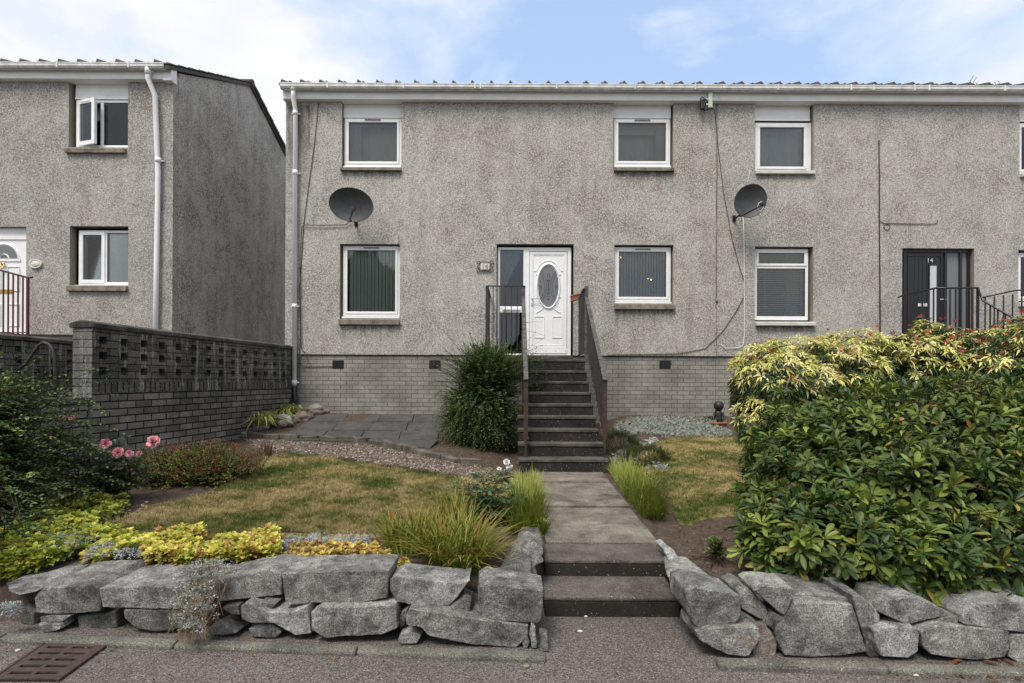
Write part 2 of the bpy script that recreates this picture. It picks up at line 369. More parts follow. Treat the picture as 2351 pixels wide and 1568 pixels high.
M['patio'] = concrete('patio_slab', (.045, .044, .043), (.095, .092, .088), .35)
M['kerb'] = concrete('kerb_mossy', (.085, .082, .068), (.19, .183, .155), .8)
M['edge'] = concrete('edging_block', (.05, .045, .035), (.16, .145, .12), .5)
M['moss'] = plain('brown_moss', (.025, .014, .008), 1, (.06, .033, .018), 20, .9)
def asphalt():
    m, t, p = newmat('asphalt_red_grey'); p.inputs['Roughness'].default_value = .9; p.inputs['Specular IOR Level'].default_value = .25
    v = pos(t); c = ramp(t, cellgrey(t, v, 190), [(0, (.035, .030, .027)), (.45, (.105, .092, .083)), (.8, (.17, .15, .137)), (.97, (.22, .195, .18)), (1, (.36, .33, .31))])
    c = mixc(t, .6, c, ramp(t, nse(t, v, 60, 3, .7), [(.3, .5), (.7, 1.4)]), 'MULTIPLY')
    c = mixc(t, .6, c, ramp(t, nse(t, v, 1.1, 5, .6), [(.35, .7), (.65, 1.15)]), 'MULTIPLY')
    t.links.new(c, p.inputs['Base Color']); bump(t, p, nse(t, v, 110, 3), .5, .004); return m
M['asphalt'] = asphalt()
M['soil'] = ground_mat('garden_soil', [(.3, (.045, .032, .024)), (.55, (.095, .070, .054)), (.72, (.16, .125, .10))], 16, 10, 1.0, 35)
def lawnmat(name, rough=1.0):
    m, t, p = newmat(name); p.inputs['Roughness'].default_value = rough; p.inputs['Specular IOR Level'].default_value = .15
    v = pos(t); a = nse(t, v, 1.7, 5, .62); b = nse(t, v, 26, 3, .6); c0 = nse(t, v, 9, 3, .6)
    s1 = N(t, 'ShaderNodeMath', operation='MULTIPLY_ADD'); t.links.new(b, s1.inputs[0]); s1.inputs[1].default_value = .30; t.links.new(a, s1.inputs[2])
    s2 = N(t, 'ShaderNodeMath', operation='MULTIPLY_ADD'); t.links.new(c0, s2.inputs[0]); s2.inputs[1].default_value = .35; t.links.new(s1.outputs[0], s2.inputs[2])
    c = ramp(t, s2.outputs[0], [(.67, (.075, .105, .024)), (.76, (.13, .14, .042)), (.84, (.26, .215, .09)), (.97, (.38, .31, .16))])
    c = mixc(t, .5, c, ramp(t, nse(t, v, 90, 2), [(.3, .5), (.7, 1.4)]), 'MULTIPLY')
    t.links.new(c, p.inputs['Base Color']); return m
M['lawn'] = lawnmat('dry_lawn')
M['leaf'] = colattr('leaf_matte', .55, .3); M['leafg'] = colattr('leaf_glossy', .46, .35, .35)
M['petal'] = colattr('petal', .6, .2, .1); M['stone_c'] = colattr('pebble', .9, .2, .5)

# ------------------------------------------------------------------ setting
mb = MB(); mb.box(-150, 150, -150, 150, -.5, 0.0); tag(mb.build('street', M['asphalt']), kind='structure')
def reflected_tree_mass():  # unseen dark mass added behind the camera for tree reflections in the panes
    xs = np.linspace(-90, 90, 360); ys = np.linspace(-70, -20, 50); X, Y = np.meshgrid(xs, ys)
    k = np.clip((-20-Y)/9, 0, 1); Z = -.2+k*(3.6+1.0*np.sin(X*.31)+1.0*np.sin(X*.83+1)+.5*np.sin(X*2.1)+8.0*np.exp(-((X+13.0)/5.0)**2)+7.0*np.exp(-((X+6.5)/3.2)**2)+1.2*np.sin(X*3.3)*np.sin(Y*1.7)+3.0*np.exp(-((X-15)/4)**2))+k*rng.normal(0, .3, X.shape)
    i = np.arange(X.size).reshape(X.shape); F = np.stack([i[:-1, :-1], i[:-1, 1:], i[1:, 1:], i[1:, :-1]], -1).reshape(-1, 4)
    me = bpy.data.meshes.new('reflected_tree_mass'); me.from_pydata(np.stack([X, Y, Z], -1).reshape(-1, 3).tolist(), [], F.tolist()); tag(link('reflected_tree_mass', me, plain('tree_mass_green', (.02, .03, .012), .95, (.05, .065, .03), 2, .5, 3)), kind='structure')
reflected_tree_mass()
LAWN_L = [(262, 1236), (250, 1218), (330, 1180), (470, 1145), (560, 1100), (600, 1062), (660, 1047), (760, 1057), (900, 1082), (1050, 1104), (1182, 1108), (1165, 1190), (1010, 1222), (850, 1241), (700, 1238), (480, 1240)]
LAWN_R = [(1540, 1011), (1600, 1007), (1700, 1009), (1900, 1010), (1950, 1150), (1760, 1190), (1700, 1186), (1620, 1196), (1580, 1214), (1550, 1200), (1540, 1160), (1500, 1110), (1440, 1075), (1480, 1030)]
GRAV = [(560, 1010), (650, 1014), (700, 1016), (850, 1024), (1000, 1057), (1100, 1077), (1190, 1085), (1200, 1108), (1090, 1108), (900, 1080), (750, 1054), (640, 1042), (590, 1030)]
def wpoly(poly): return [(G(*p).x, G(*p).y) for p in poly]
LWL, LWR, GRW = wpoly(LAWN_L), wpoly(LAWN_R), wpoly(GRAV)
def terrain():
    xs = np.arange(-9.0, 9.01, .05); ys = np.arange(2.95, 10.7, .05)
    X, Y = np.meshgrid(xs, ys); Z = T(X, Y)+rng.normal(0, .004, X.shape)
    me = bpy.data.meshes.new('soil'); nx, ny = len(xs), len(ys)
    V = np.stack([X, Y, Z], -1).reshape(-1, 3)
    i = np.arange(nx*ny).reshape(ny, nx); F = np.stack([i[:-1, :-1], i[:-1, 1:], i[1:, 1:], i[1:, :-1]], -1).reshape(-1, 4)
    me.from_pydata(V.tolist(), [], F.tolist()); me.polygons.foreach_set('use_smooth', [True]*len(F))
    tag(link('garden_soil', me, M['soil']), kind='structure')
terrain()
def patch(name, poly, mat, lift, step=.04, edge=-.02):
    px = [p[0] for p in poly]; py = [p[1] for p in poly]
    xs = np.arange(min(px)-.1, max(px)+.1, step); ys = np.arange(min(py)-.1, max(py)+.1, step)
    X, Y = np.meshgrid(xs, ys); ins = inpoly(X, Y, poly)
    Z = T(X, Y)
    near = ins.copy(); near[1:-1, 1:-1] = ins[1:-1, 1:-1] & ins[:-2, 1:-1] & ins[2:, 1:-1] & ins[1:-1, :-2] & ins[1:-1, 2:]
    Z = np.where(near, Z+lift, Z+edge)
    nx, ny = len(xs), len(ys); i = np.arange(nx*ny).reshape(ny, nx)
    F = np.stack([i[:-1, :-1], i[:-1, 1:], i[1:, 1:], i[1:, :-1]], -1).reshape(-1, 4)
    keep = ins.reshape(-1)[F].any(1); F = F[keep]; u, inv = np.unique(F, return_inverse=True); V = np.stack([X, Y, Z], -1).reshape(-1, 3)[u]
    me = bpy.data.meshes.new(name); me.from_pydata(V.tolist(), [], inv.reshape(-1, 4).tolist()); me.polygons.foreach_set('use_smooth', [True]*len(F))
    return tag(link(name, me, mat), kind='structure')
patch('lawn', LWL, M['lawn'], .045); patch('lawn', LWR, M['lawn'], .045)
M['gravelbed'] = ground_mat('gravel_bed', [(.3, (.10, .08, .065)), (.6, (.20, .165, .14))], 50, 4, 1, 60)
patch('gravel_path', GRW, M['gravelbed'], .012, .04, .0)

# numpy mesh helper with colour attribute
def npmesh(name, V, F, C, mat, parent=None, smooth=False):
    me = bpy.data.meshes.new(name); V = np.asarray(V, np.float32); F = np.asarray(F, np.int32); k = F.shape[1]
    me.vertices.add(len(V)); me.vertices.foreach_set('co', V.reshape(-1)); me.loops.add(F.size); me.loops.foreach_set('vertex_index', F.reshape(-1))
    me.polygons.add(len(F)); me.polygons.foreach_set('loop_start', np.arange(0, F.size, k, dtype=np.int32)); me.polygons.foreach_set('loop_total', np.full(len(F), k, np.int32))
    me.update(calc_edges=True)
    if C is not None:
        a = me.color_attributes.new('Col', 'FLOAT_COLOR', 'POINT'); c4 = np.ones((len(V), 4), np.float32); c4[:, :3] = C; a.data.foreach_set('color', c4.reshape(-1))
    if smooth: me.polygons.foreach_set('use_smooth', [True]*len(F))
    me.validate()
    return link(name, me, mat, parent)
def nrm(a): return a/np.maximum(np.linalg.norm(a, axis=-1, keepdims=True), 1e-9)
def leaves(P, Dr, Nn, L, W, C, droop=.0, fold=.25, big=False):
    """returns V,F,C of folded leaves"""
    n = len(P); Dr = nrm(Dr); S = nrm(np.cross(Dr, Nn)); U = nrm(np.cross(S, Dr))
    L = np.broadcast_to(np.asarray(L, float), (n,)).reshape(n, 1); W = np.broadcast_to(np.asarray(W, float), (n,)).reshape(n, 1)
    dn = np.array([[0, 0, -1.]])
    def pt(t, w, u): return P+Dr*L*t+dn*(droop*L*t*t)+S*W*w+U*W*u
    if big == 2:
        pts = [pt(0, 0, 0), pt(.35, .30, fold), pt(.35, 0, 0), pt(.35, -.30, fold), pt(.66, .5, fold), pt(.66, 0, 0), pt(.66, -.5, fold), pt(.9, .33, fold), pt(.9, 0, 0), pt(.9, -.33, fold), pt(1, 0, 0)]
        f = [(0, 1, 2), (0, 2, 3), (1, 4, 5), (1, 5, 2), (2, 5, 6), (2, 6, 3), (4, 7, 8), (4, 8, 5), (5, 8, 9), (5, 9, 6), (7, 10, 8), (8, 10, 9)]
    elif big:
        pts = [pt(0, 0, 0), pt(.3, .38, fold), pt(.3, 0, 0), pt(.3, -.38, fold), pt(.68, .5, fold), pt(.68, 0, 0), pt(.68, -.5, fold), pt(1, 0, 0)]
        f = [(0, 1, 2), (0, 2, 3), (1, 4, 5), (1, 5, 2), (2, 5, 6), (2, 6, 3), (4, 7, 5), (5, 7, 6)]
    else:
        pts = [pt(0, 0, 0), pt(.5, .5, fold), pt(.5, 0, 0), pt(.5, -.5, fold), pt(1, 0, 0)]
        f = [(0, 1, 2), (0, 2, 3), (1, 4, 2), (2, 4, 3)]
    k = len(pts); V = np.stack(pts, 1).reshape(-1, 3); F = (np.arange(n)[:, None, None]*k+np.array(f)[None]).reshape(-1, 3)
    return V, F, np.repeat(C, k, 0)
def blades(P, Dir, L, W, droop, C0, C1, seg=4):
    n = len(P); H = Dir.copy(); H[:, 2] = 0; H = nrm(H+1e-6); S = np.stack([-H[:, 1], H[:, 0], 0*H[:, 0]], -1)
    L = L.reshape(n, 1); W = W.reshape(n, 1); dr = droop.reshape(n, 1); Vs = []; Cs = []
    for i in range(seg+1):
        t = i/seg; c = P+Dir*L*t+(H*.45-np.array([[0, 0, 1.]]))*(dr*L*t**2.2); ww = W*(1-t**2.5)*.5+.0004
        Vs += [c-S*ww, c+S*ww]; cc = C0*(1-t**1.6)+C1*t**1.6; Cs += [cc, cc]
    k = 2*(seg+1); V = np.stack(Vs, 1).reshape(-1, 3); C = np.stack(Cs, 1).reshape(-1, 3)
    f = [(2*i, 2*i+1, 2*i+3, 2*i+2) for i in range(seg)]
    F = (np.arange(n)[:, None, None]*k+np.array(f)[None]).reshape(-1, 4)
    return V, F, C
def twigs(S, Dr, L, droop, r0, seg=4, cA=(.05, .035, .02)):
    n = len(S); L = L.reshape(n, 1); dr = droop.reshape(n, 1); Vs = []
    a = nrm(np.cross(Dr, np.array([[.3, .2, 1.]]))); b = nrm(np.cross(a, Dr))
    for i in range(seg+1):
        t = i/seg; c = S+Dr*L*t+np.array([[0, 0, -1.]])*(dr*L*t*t); r = r0*(1-.75*t)
        for q in range(3): an = q*2.094; Vs.append(c+(a*math.cos(an)+b*math.sin(an))*r)
    V = np.stack(Vs, 1).reshape(-1, 3); k = 3*(seg+1); f = []
    for i in range(seg):
        for q in range(3): f.append((3*i+q, 3*i+(q+1) % 3, 3*i+3+(q+1) % 3, 3*i+3+q))
    F = (np.arange(n)[:, None, None]*k+np.array(f)[None]).reshape(-1, 4)
    return V, F, np.tile(np.array([cA]), (len(V), 1))
def pick(cols, n, jit=.25, p=None):
    cols = np.array(cols); c = cols[rng.choice(len(cols), n, p=p)]; return c*(1+rng.uniform(-jit, jit, (n, 1)))
def spray_leaves(S, Dr, L, droop, k, lL, lW, C, wid=.8, t0=.15):
    """k leaves along each arching twig"""
    n = len(S); t = np.linspace(t0, 1, k)[None, :, None]+rng.uniform(-.02, .02, (n, k, 1)); L_ = L.reshape(n, 1, 1); dr = droop.reshape(n, 1, 1)
    P = S[:, None]+Dr[:, None]*L_*t+np.array([0, 0, -1.])*(dr*L_*t*t)
    tan = nrm(Dr[:, None]+np.array([0, 0, -1.])*(2*dr*t)); side = nrm(np.cross(tan, np.array([0, 0, 1.])))
    sg = np.where(np.arange(k) % 2, 1, -1)[None, :, None]
    d = nrm(tan*.6+side*sg*wid+rng.normal(0, .25, P.shape)); N_ = nrm(np.array([0, 0, 1.])+rng.normal(0, .35, P.shape))
    m = n*k; return leaves(P.reshape(m, 3), d.reshape(m, 3), N_.reshape(m, 3), lL*rng.uniform(.7, 1.25, m), lW*rng.uniform(.8, 1.2, m), np.repeat(C, k, 0)*(1+rng.uniform(-.2, .2, (m, 1))))

# grass blades of the lawns
def grass(poly_px, wp, n, label_kind='stuff'):
    q = sample_poly(poly_px, n); P = Gv(q[:, 0], q[:, 1]); ok = inpoly(P[:, 0], P[:, 1], wp); P = P[ok]; P[:, 2] += .043; m = len(P)
    a = rng.uniform(0, 6.28, m); tl = rng.uniform(.2, 1.0, m); Dr = nrm(np.stack([np.cos(a)*tl, np.sin(a)*tl, np.ones(m)], -1))
    L = (rng.uniform(.012, .032, m)*(1+1.3*(np.sin(P[:, 0]*23+P[:, 1]*7)*np.sin(P[:, 1]*31-P[:, 0]*11) > .72)))[:, None]; Wd = rng.uniform(.0016, .0035, m)[:, None]*(P[:, 1:2]/4.5); S = nrm(np.cross(Dr, rng.normal(0, 1, (m, 3))))
    V = np.stack([P-S*Wd, P+S*Wd, P+Dr*L], 1).reshape(-1, 3); F = np.arange(3*m).reshape(m, 3)
    tag(npmesh('grass', V, F, None, M['lawn']), label_kind, 'grass', kind='stuff')
grass(LAWN_L, LWL, 150000, 'short dry grass of the large lawn left of the path'); grass(LAWN_R, LWR, 70000, 'short patchy grass of the small lawn right of the path')

# path slabs, patio slabs
mb = MB()
pys = [7.29, 6.62, 6.02, 5.40, 4.80, 4.24, 3.90]
def pzz(y): return float(np.interp(y, [3.85, 7.3], [.243, .297]))
for i in range(len(pys)-2):
    y1, y0 = pys[i]-.022, pys[i+1]+.022; xa = .27; xb0, xb1 = 1.14+.02*(y0-4), 1.14+.02*(y1-4); z0, z1 = pzz(y0), pzz(y1); dz = rnd.uniform(-.014, .008)
    mb.hexa([(xa, y0, z0-.06), (xb0, y0, z0-.06), (xb1, y1, z1-.06), (xa, y1, z1-.06), (xa, y0, z0+dz), (xb0, y0, z0+dz), (xb1, y1, z1+dz), (xa, y1, z1+dz)])
tag(mb.build('path', M['slab'], bevel=.006), kind='structure')
mb = MB()
def pz(y): return .84-.165*(10.5-y)+.012
for ix in range(4):
    for iy in range(3):
        if ix == 0 and iy == 0: pass
        x0 = -3.66+ix*.625; x1 = x0+.612; y0 = 8.66+iy*.61; y1 = min(y0+.597, 10.44); dz = rnd.uniform(-.008, .008)
        sh = -.06
        mb.hexa([(x0, y0, pz(y0)-.05), (x1, y0, pz(y0)-.05), (x1+sh, y1, pz(y1)-.05), (x0+sh, y1, pz(y1)-.05), (x0, y0, pz(y0)+dz), (x1, y0, pz(y0)+dz), (x1+sh, y1, pz(y1)+dz), (x0+sh, y1, pz(y1)+dz)])
mb.hexa([(-1.9, 8.32, .46), (-1.2, 8.05, .43), (-1.15, 8.63, .52), (-1.95, 8.63, .52), (-1.9, 8.32, .535), (-1.2, 8.05, .51), (-1.15, 8.63, .565), (-1.95, 8.63, .565)])
tag(mb.build('patio', M['patio'], bevel=.005), kind='structure')
# kerb edging of the street (setting)
for nm, pts in (('kerb', [(-9, 3.24), (-2.9, 3.17), (.19, 2.98)]), ('kerb', [(1.08, 2.915), (2.8, 2.84), (9, 2.62)])):
    mb = MB()
    for (xa, ya), (xb, yb) in zip(pts[:-1], pts[1:]):
        n = max(1, int(round((xb-xa)/.91)))
        for i in range(n):
            a, b = i/n, (i+1)/n; x0 = xa+(xb-xa)*a+.003; x1 = xa+(xb-xa)*b-.003; y0 = ya+(yb-ya)*a; y1 = ya+(yb-ya)*b; h = .032+rnd.uniform(-.004, .004)
            mb.hexa([(x0, y0-.075, -.05), (x1, y1-.075, -.05), (x1, y1, -.05), (x0, y0, -.05), (x0, y0-.075, h), (x1, y1-.075, h), (x1, y1, h+.004), (x0, y0, h+.004)])
    tag(mb.build(nm, M['kerb'], bevel=.014), kind='structure')

# ------------------------------------------------------------------ stones
def blob_from_poly(front, back, mat, name, parent, sub=.024, amp=.013, seed=0, bev=.005):
    """irregular stone between a front and a back outline (same vertex count)"""
    bm = bmesh.new(); n = len(front)
    A = [bm.verts.new(p) for p in front]; B = [bm.verts.new(p) for p in back]
    bm.faces.new(A); bm.faces.new(B[::-1])
    for i in range(n): bm.faces.new((A[i], B[i], B[(i+1) % n], A[(i+1) % n]))
    bmesh.ops.recalc_face_normals(bm, faces=bm.faces)
    bmesh.ops.bevel(bm, geom=list(bm.edges), offset=bev, segments=1, affect='EDGES', clamp_overlap=True)
    bmesh.ops.triangulate(bm, faces=bm.faces)
    for _ in range(4):
        es = [e for e in bm.edges if e.calc_length() > sub]
        if not es or len(bm.faces) > 7000: break
        bmesh.ops.subdivide_edges(bm, edges=es, cuts=1); bmesh.ops.triangulate(bm, faces=[f for f in bm.faces if len(f.verts) > 3])
    bmesh.ops.remove_doubles(bm, verts=bm.verts, dist=.0005)
    bm.normal_update(); so_ = Vector((seed*3.1, seed*1.7, 0)); mv = []
    for v in bm.verts:
        q = v.co+so_
        q2 = q+noise.noise_vector(q*4)*.05
        vd = noise.voronoi(q2*8)[0]; vd2 = noise.voronoi(q2*22)[0]
        d = noise.fractal(q*3.5, 1.0, 2.0, 2)*amp*.45 + (vd[1]-vd[0]-.3)*amp*.55 + (vd2[1]-vd2[0]-.3)*amp*.32 + noise.noise(q*48)*amp*.25
        mv.append(v.normal*d)
    for v, m_ in zip(bm.verts, mv): v.co += m_
    me = bpy.data.meshes.new(name); bm.to_mesh(me); bm.free()
    me.polygons.foreach_set('use_smooth', [True]*len(me.polygons)); me.set_sharp_from_angle(angle=R(26))
    return link(name, me, mat, parent)
def cvA(p): return (p[0]/3.0, 1175.5+p[1]/3.0)
def cvB(p): return (587.7+p[0]/3.0, 1126.5+p[1]/3.0)
def cvC(p): return (1175.5+p[0]/2.905, 1028.6+p[1]/2.905)
def cvD(p): return (1665.3+p[0]/3.429, 1224.5+p[1]/3.429)
def stone(parent, cv, pts, off=0.0, depth=.35, lean=.0, mat='granite', amp=.012, Y=None, name='stone', droop=0.0):
    p = [cv(q) for q in pts]; cx = sum(q[0] for q in p)/len(p); yb = max(q[1] for q in p)
    Yb = Y if Y else float(wall_y((cx-CX)/FP*3.1))+off
    fr = []; bk = []
    for (x, y) in p:
        yy = Yb+(yb-y)/100.0*lean
        a = D(x, y, yy); fr.append(a)
        b = Vector((a.x+(rnd.uniform(-.02, .02)), a.y+depth*rnd.uniform(.9, 1.1), a.z+droop*depth)); bk.append(b)
    stone.k += 1
    return blob_from_poly(fr, bk, M[mat], name, parent, amp=amp, seed=stone.k)
stone.k = 0
wl = thing('stone_wall', 'low dry stone wall of grey granite blocks left of the street steps', 'wall', (-2.4, 3.2, 0))
S = lambda *a, **k: stone(wl, *a, **k)
S(cvA, [(40, 490), (90, 470), (300, 420), (560, 345), (600, 360), (520, 430), (360, 500), (250, 548), (130, 572), (60, 545)], off=.06, depth=.16, lean=.55)
S(cvA, [(232, 590), (290, 525), (640, 500), (690, 540), (692, 685), (560, 700), (400, 712), (240, 700)], depth=.42, droop=.05)
S(cvA, [(678, 525), (1000, 512), (1400, 520), (1450, 560), (1330, 665), (1000, 668), (700, 660)], depth=.42)
S(cvA, [(1480, 470), (1850, 395), (1942, 420), (1937, 575), (1700, 600), (1505, 620), (1470, 560)], off=.05, depth=.3)
S(cvB, [(178, 570), (500, 556), (915, 550), (905, 740), (720, 775), (400, 775), (200, 795)], off=0.02, depth=.32, amp=.009)
S(cvB, [(915, 610), (960, 590), (1400, 640), (1475, 615), (1400, 720), (1335, 792), (1130, 797), (965, 770), (925, 690)], off=.05, depth=.24)
S(cvB, [(1535, 660), (1600, 640), (1978, 690), (1968, 880), (1940, 915), (1750, 905), (1560, 885), (1528, 790)], off=-.02, depth=.27, amp=.012)
S(cvB, [(380, 840), (430, 800), (700, 800), (962, 785), (978, 950), (860, 995), (600, 1005), (480, 1020), (385, 960)], off=-.04, depth=.3)
S(cvB, [(1025, 880), (1060, 810), (1300, 850), (1560, 890), (1875, 930), (1870, 1010), (1790, 1088), (1480, 1060), (1190, 1005), (1130, 945), (1030, 930)], off=-.05, depth=.34)
S(cvA, [(1655, 650), (1690, 625), (1850, 690), (2000, 690), (2120, 645), (2142, 840), (2030, 850), (1880, 768), (1730, 770), (1660, 740)], off=-.04, depth=.3)
S(cvA, [(850, 675), (1210, 675), (1300, 780), (1180, 820), (1050, 825), (930, 800), (860, 730)], off=0.0, depth=.3, mat='granite_dk')
S(cvA, [(530, 720), (800, 685), (810, 800), (540, 815)], off=.06, depth=.25, mat='granite_dk')
S(cvA, [(265, 722), (340, 710), (500, 708), (425, 765), (275, 768)], off=0, depth=.2)
S(cvA, [(258, 772), (410, 770), (415, 810), (340, 835), (290, 828)], off=-.02, depth=.2)
S(cvA, [(130, 640), (230, 700), (235, 780), (140, 770)], off=.08, depth=.2, mat='granite_dk')
S(cvA, [(1800, 615), (1900, 635), (1870, 672), (1795, 655)], off=.0, depth=.12, mat='granite_dk', amp=.006)
S(cvA, [(1710, 805), (1800, 770), (1870, 775), (1940, 830), (1900, 870), (1730, 860)], off=-.02, depth=.15, mat='granite_dk')
S(cvA, [(1520, 660), (1640, 640), (1655, 715), (1590, 710)], off=.0, depth=.15)
S(cvA, [(1430, 795), (1530, 765), (1630, 835), (1560, 850), (1440, 845)], off=-.03, depth=.15)
S(cvB, [(988, 870), (1045, 808), (1025, 930), (992, 945)], off=.02, depth=.15)
S(cvB, [(975, 1035), (1000, 990), (1090, 975), (1135, 1005), (1110, 1052), (1000, 1060)], off=-.04, depth=.15)
S(cvB, [(1838, 1060), (1870, 985), (1884, 1040), (1866, 1100), (1850, 1095)], off=-.04, depth=.12)
S(cvB, [(1882, 1000), (1896, 915), (1930, 940), (1942, 1095), (1900, 1090)], off=-.05, depth=.14)
S(cvB, [(1955, 990), (2010, 1010), (2022, 1115), (1960, 1110)], off=-.07, depth=.1, mat='granite_dk')
S(cvB, [(1300, 830), (1390, 770), (1440, 740), (1480, 770), (1480, 850), (1380, 850)], off=.03, depth=.15, mat='granite_dk')
S(cvB, [(1690, 600), (1760, 430), (1880, 335), (1978, 400), (1985, 490), (1918, 520), (1950, 622)], Y=3.50, depth=.25, lean=.3, mat='granite')
S(cvB, [(1795, 360), (1835, 305), (1960, 312), (1988, 370), (1980, 400), (1880, 420)], Y=3.90, depth=.25, lean=.3, mat='granite_dk')
S(cvB, [(1670, 560), (1800, 500), (1900, 520), (1900, 640), (1690, 640)], Y=3.40, depth=.2, lean=.2, mat='granite_dk')
wr = thing('stone_wall', 'low rubble stone wall with a pink stone right of the street steps', 'wall', (2.4, 3.0, 0))
S = lambda *a, **k: stone(wr, *a, **k)
S(cvC, [(1165, 955), (1210, 925), (1400, 960), (1532, 992), (1525, 1110), (1490, 1165), (1350, 1175), (1230, 1195), (1168, 1090)], off=-.02, depth=.3)
S(cvC, [(1062, 790), (1085, 768), (1230, 788), (1365, 918), (1200, 925), (1165, 960), (1152, 1010), (1075, 890)], Y=3.15, depth=.18, lean=.65, mat='granite')
S(cvC, [(1008, 672), (1050, 656), (1090, 690), (1112, 745), (1090, 770), (1055, 760)], Y=3.75, depth=.2, lean=.3)
S(cvC, [(1232, 1225), (1400, 1190), (1652, 1200), (1662, 1270), (1620, 1340), (1580, 1395), (1440, 1385), (1330, 1330), (1250, 1280)], off=-.06, depth=.3, mat='granite_pink')
S(cvC, [(1600, 1185), (1700, 1172), (1740, 1230), (1772, 1300), (1765, 1385), (1610, 1395)], off=.0, depth=.25, mat='granite_pink')
S(cvC, [(1528, 970), (1560, 935), (1620, 968), (1690, 1060), (1735, 1130), (1700, 1168), (1530, 1070)], off=.03, depth=.25)
S(cvC, [(1610, 948), (1680, 918), (1882, 935), (1870, 1010), (1822, 1122), (1760, 1080)], off=-.02, depth=.25)
S(cvC, [(1515, 1080), (1600, 1130), (1645, 1175), (1500, 1205), (1490, 1170)], off=.03, depth=.2)
S(cvC, [(1703, 1185), (1745, 1093), (1808, 1130), (1752, 1222)], off=-.01, depth=.15)
S(cvC, [(1180, 1130), (1250, 1195), (1215, 1245), (1190, 1200)], off=.04, depth=.15)
S(cvD, [(405, 770), (470, 650), (560, 555), (700, 545), (1000, 560), (1030, 640), (1065, 760), (1112, 930), (900, 970), (680, 975), (470, 965), (412, 860)], off=-.02, depth=.34, amp=.014)
S(cvD, [(535, 480), (620, 470), (1000, 510), (1010, 555), (700, 545), (560, 555)], off=.07, depth=.3)
S(cvD, [(995, 485), (1080, 500), (1150, 560), (1222, 640), (1225, 720), (1165, 870), (1120, 910), (1085, 800), (1040, 650)], off=.02, depth=.3)
S(cvD, [(1175, 770), (1300, 735), (1500, 740), (1528, 790), (1522, 930), (1440, 985), (1240, 972), (1180, 870)], off=-.03, depth=.28)
S(cvD, [(1212, 625), (1280, 520), (1500, 500), (1765, 620), (1740, 655), (1600, 680), (1430, 722)], off=.02, depth=.26)
S(cvD, [(1540, 770), (1700, 722), (2000, 745), (2242, 770), (2258, 880), (2210, 982), (1990, 1003), (1850, 992), (1620, 960), (1565, 900)], off=-.02, depth=.3)
S(cvD, [(1868, 650), (1960, 565), (2200, 545), (2480, 560), (2480, 800), (2050, 742), (1872, 715)], off=0, depth=.3)
S(cvD, [(2265, 800), (2500, 800), (2520, 1040), (2300, 1020), (2232, 975)], off=0, depth=.3)
S(cvD, [(1645, 700), (1740, 655), (1845, 655), (1832, 712), (1690, 725)], off=.02, depth=.15)
S(cvD, [(2500, 560), (2900, 560), (3000, 1080), (2540, 1050)], off=0, depth=.3)
S(cvD, [(1110, 930), (1160, 880), (1235, 975), (1140, 985)], off=.0, depth=.12, mat='granite_dk')

# rocks by the patio and edging rows
def rock(c, r, mat, label, seed, name='rock'):
    bm = bmesh.new(); bmesh.ops.create_icosphere(bm, subdivisions=4, radius=1)
    for v in bm.verts:
        q = v.co.copy(); d = 1+noise.fractal(q*1.1+Vector((seed, 0, 0)), 1, 2, 3)*.35+noise.fractal(q*4+Vector((seed, 3, 0)), 1, 2, 3)*.08
        v.co = Vector((q.x*r[0], q.y*r[1], q.z*r[2]))*d
    me = bpy.data.meshes.new(name); bm.to_mesh(me); bm.free(); me.polygons.foreach_set('use_smooth', [True]*len(me.polygons))
    o = link(name, me, M[mat]); o.location = c
    return tag(o, label, 'rock', 'rocks beside the patio') if label else o
g = G(592, 985); rock(g+Vector((0, 0, .06)), (.19, .14, .12), 'granite_pink', 'rounded pinkish rock under the variegated leaves, leftmost of the patio rocks', 1)
g = G(650, 978); rock(g+Vector((0, 0, .07)), (.17, .16, .14), 'granite_pink', 'angular reddish rock between the variegated plants and the patio slabs', 2.3)
g = G(690, 968); rock(g+Vector((0, 0.1, .05)), (.16, .22, .12), 'granite_pink', 'low reddish rock along the patio edge by the white drain pipe', 4.1)
g = G(725, 953); rock(g+Vector((0, 0.05, .08)), (.20, .16, .11), 'granite_pink', 'pale brown boulder at the foot of the brick wall by the downpipe', 5.7)
g = G(562, 1003); rock(g+Vector((0, 0, .03)), (.07, .06, .05), 'granite', 'small pale cobble at the left end of the patio edging', 6.9)
g = G(690, 985); rock(D(1733, 985, 7.9)+Vector((0, 0, -.02)), (.13, .12, .12), 'granite_dk', 'grey rock half under the rhododendron beside the right lawn', 8.2)
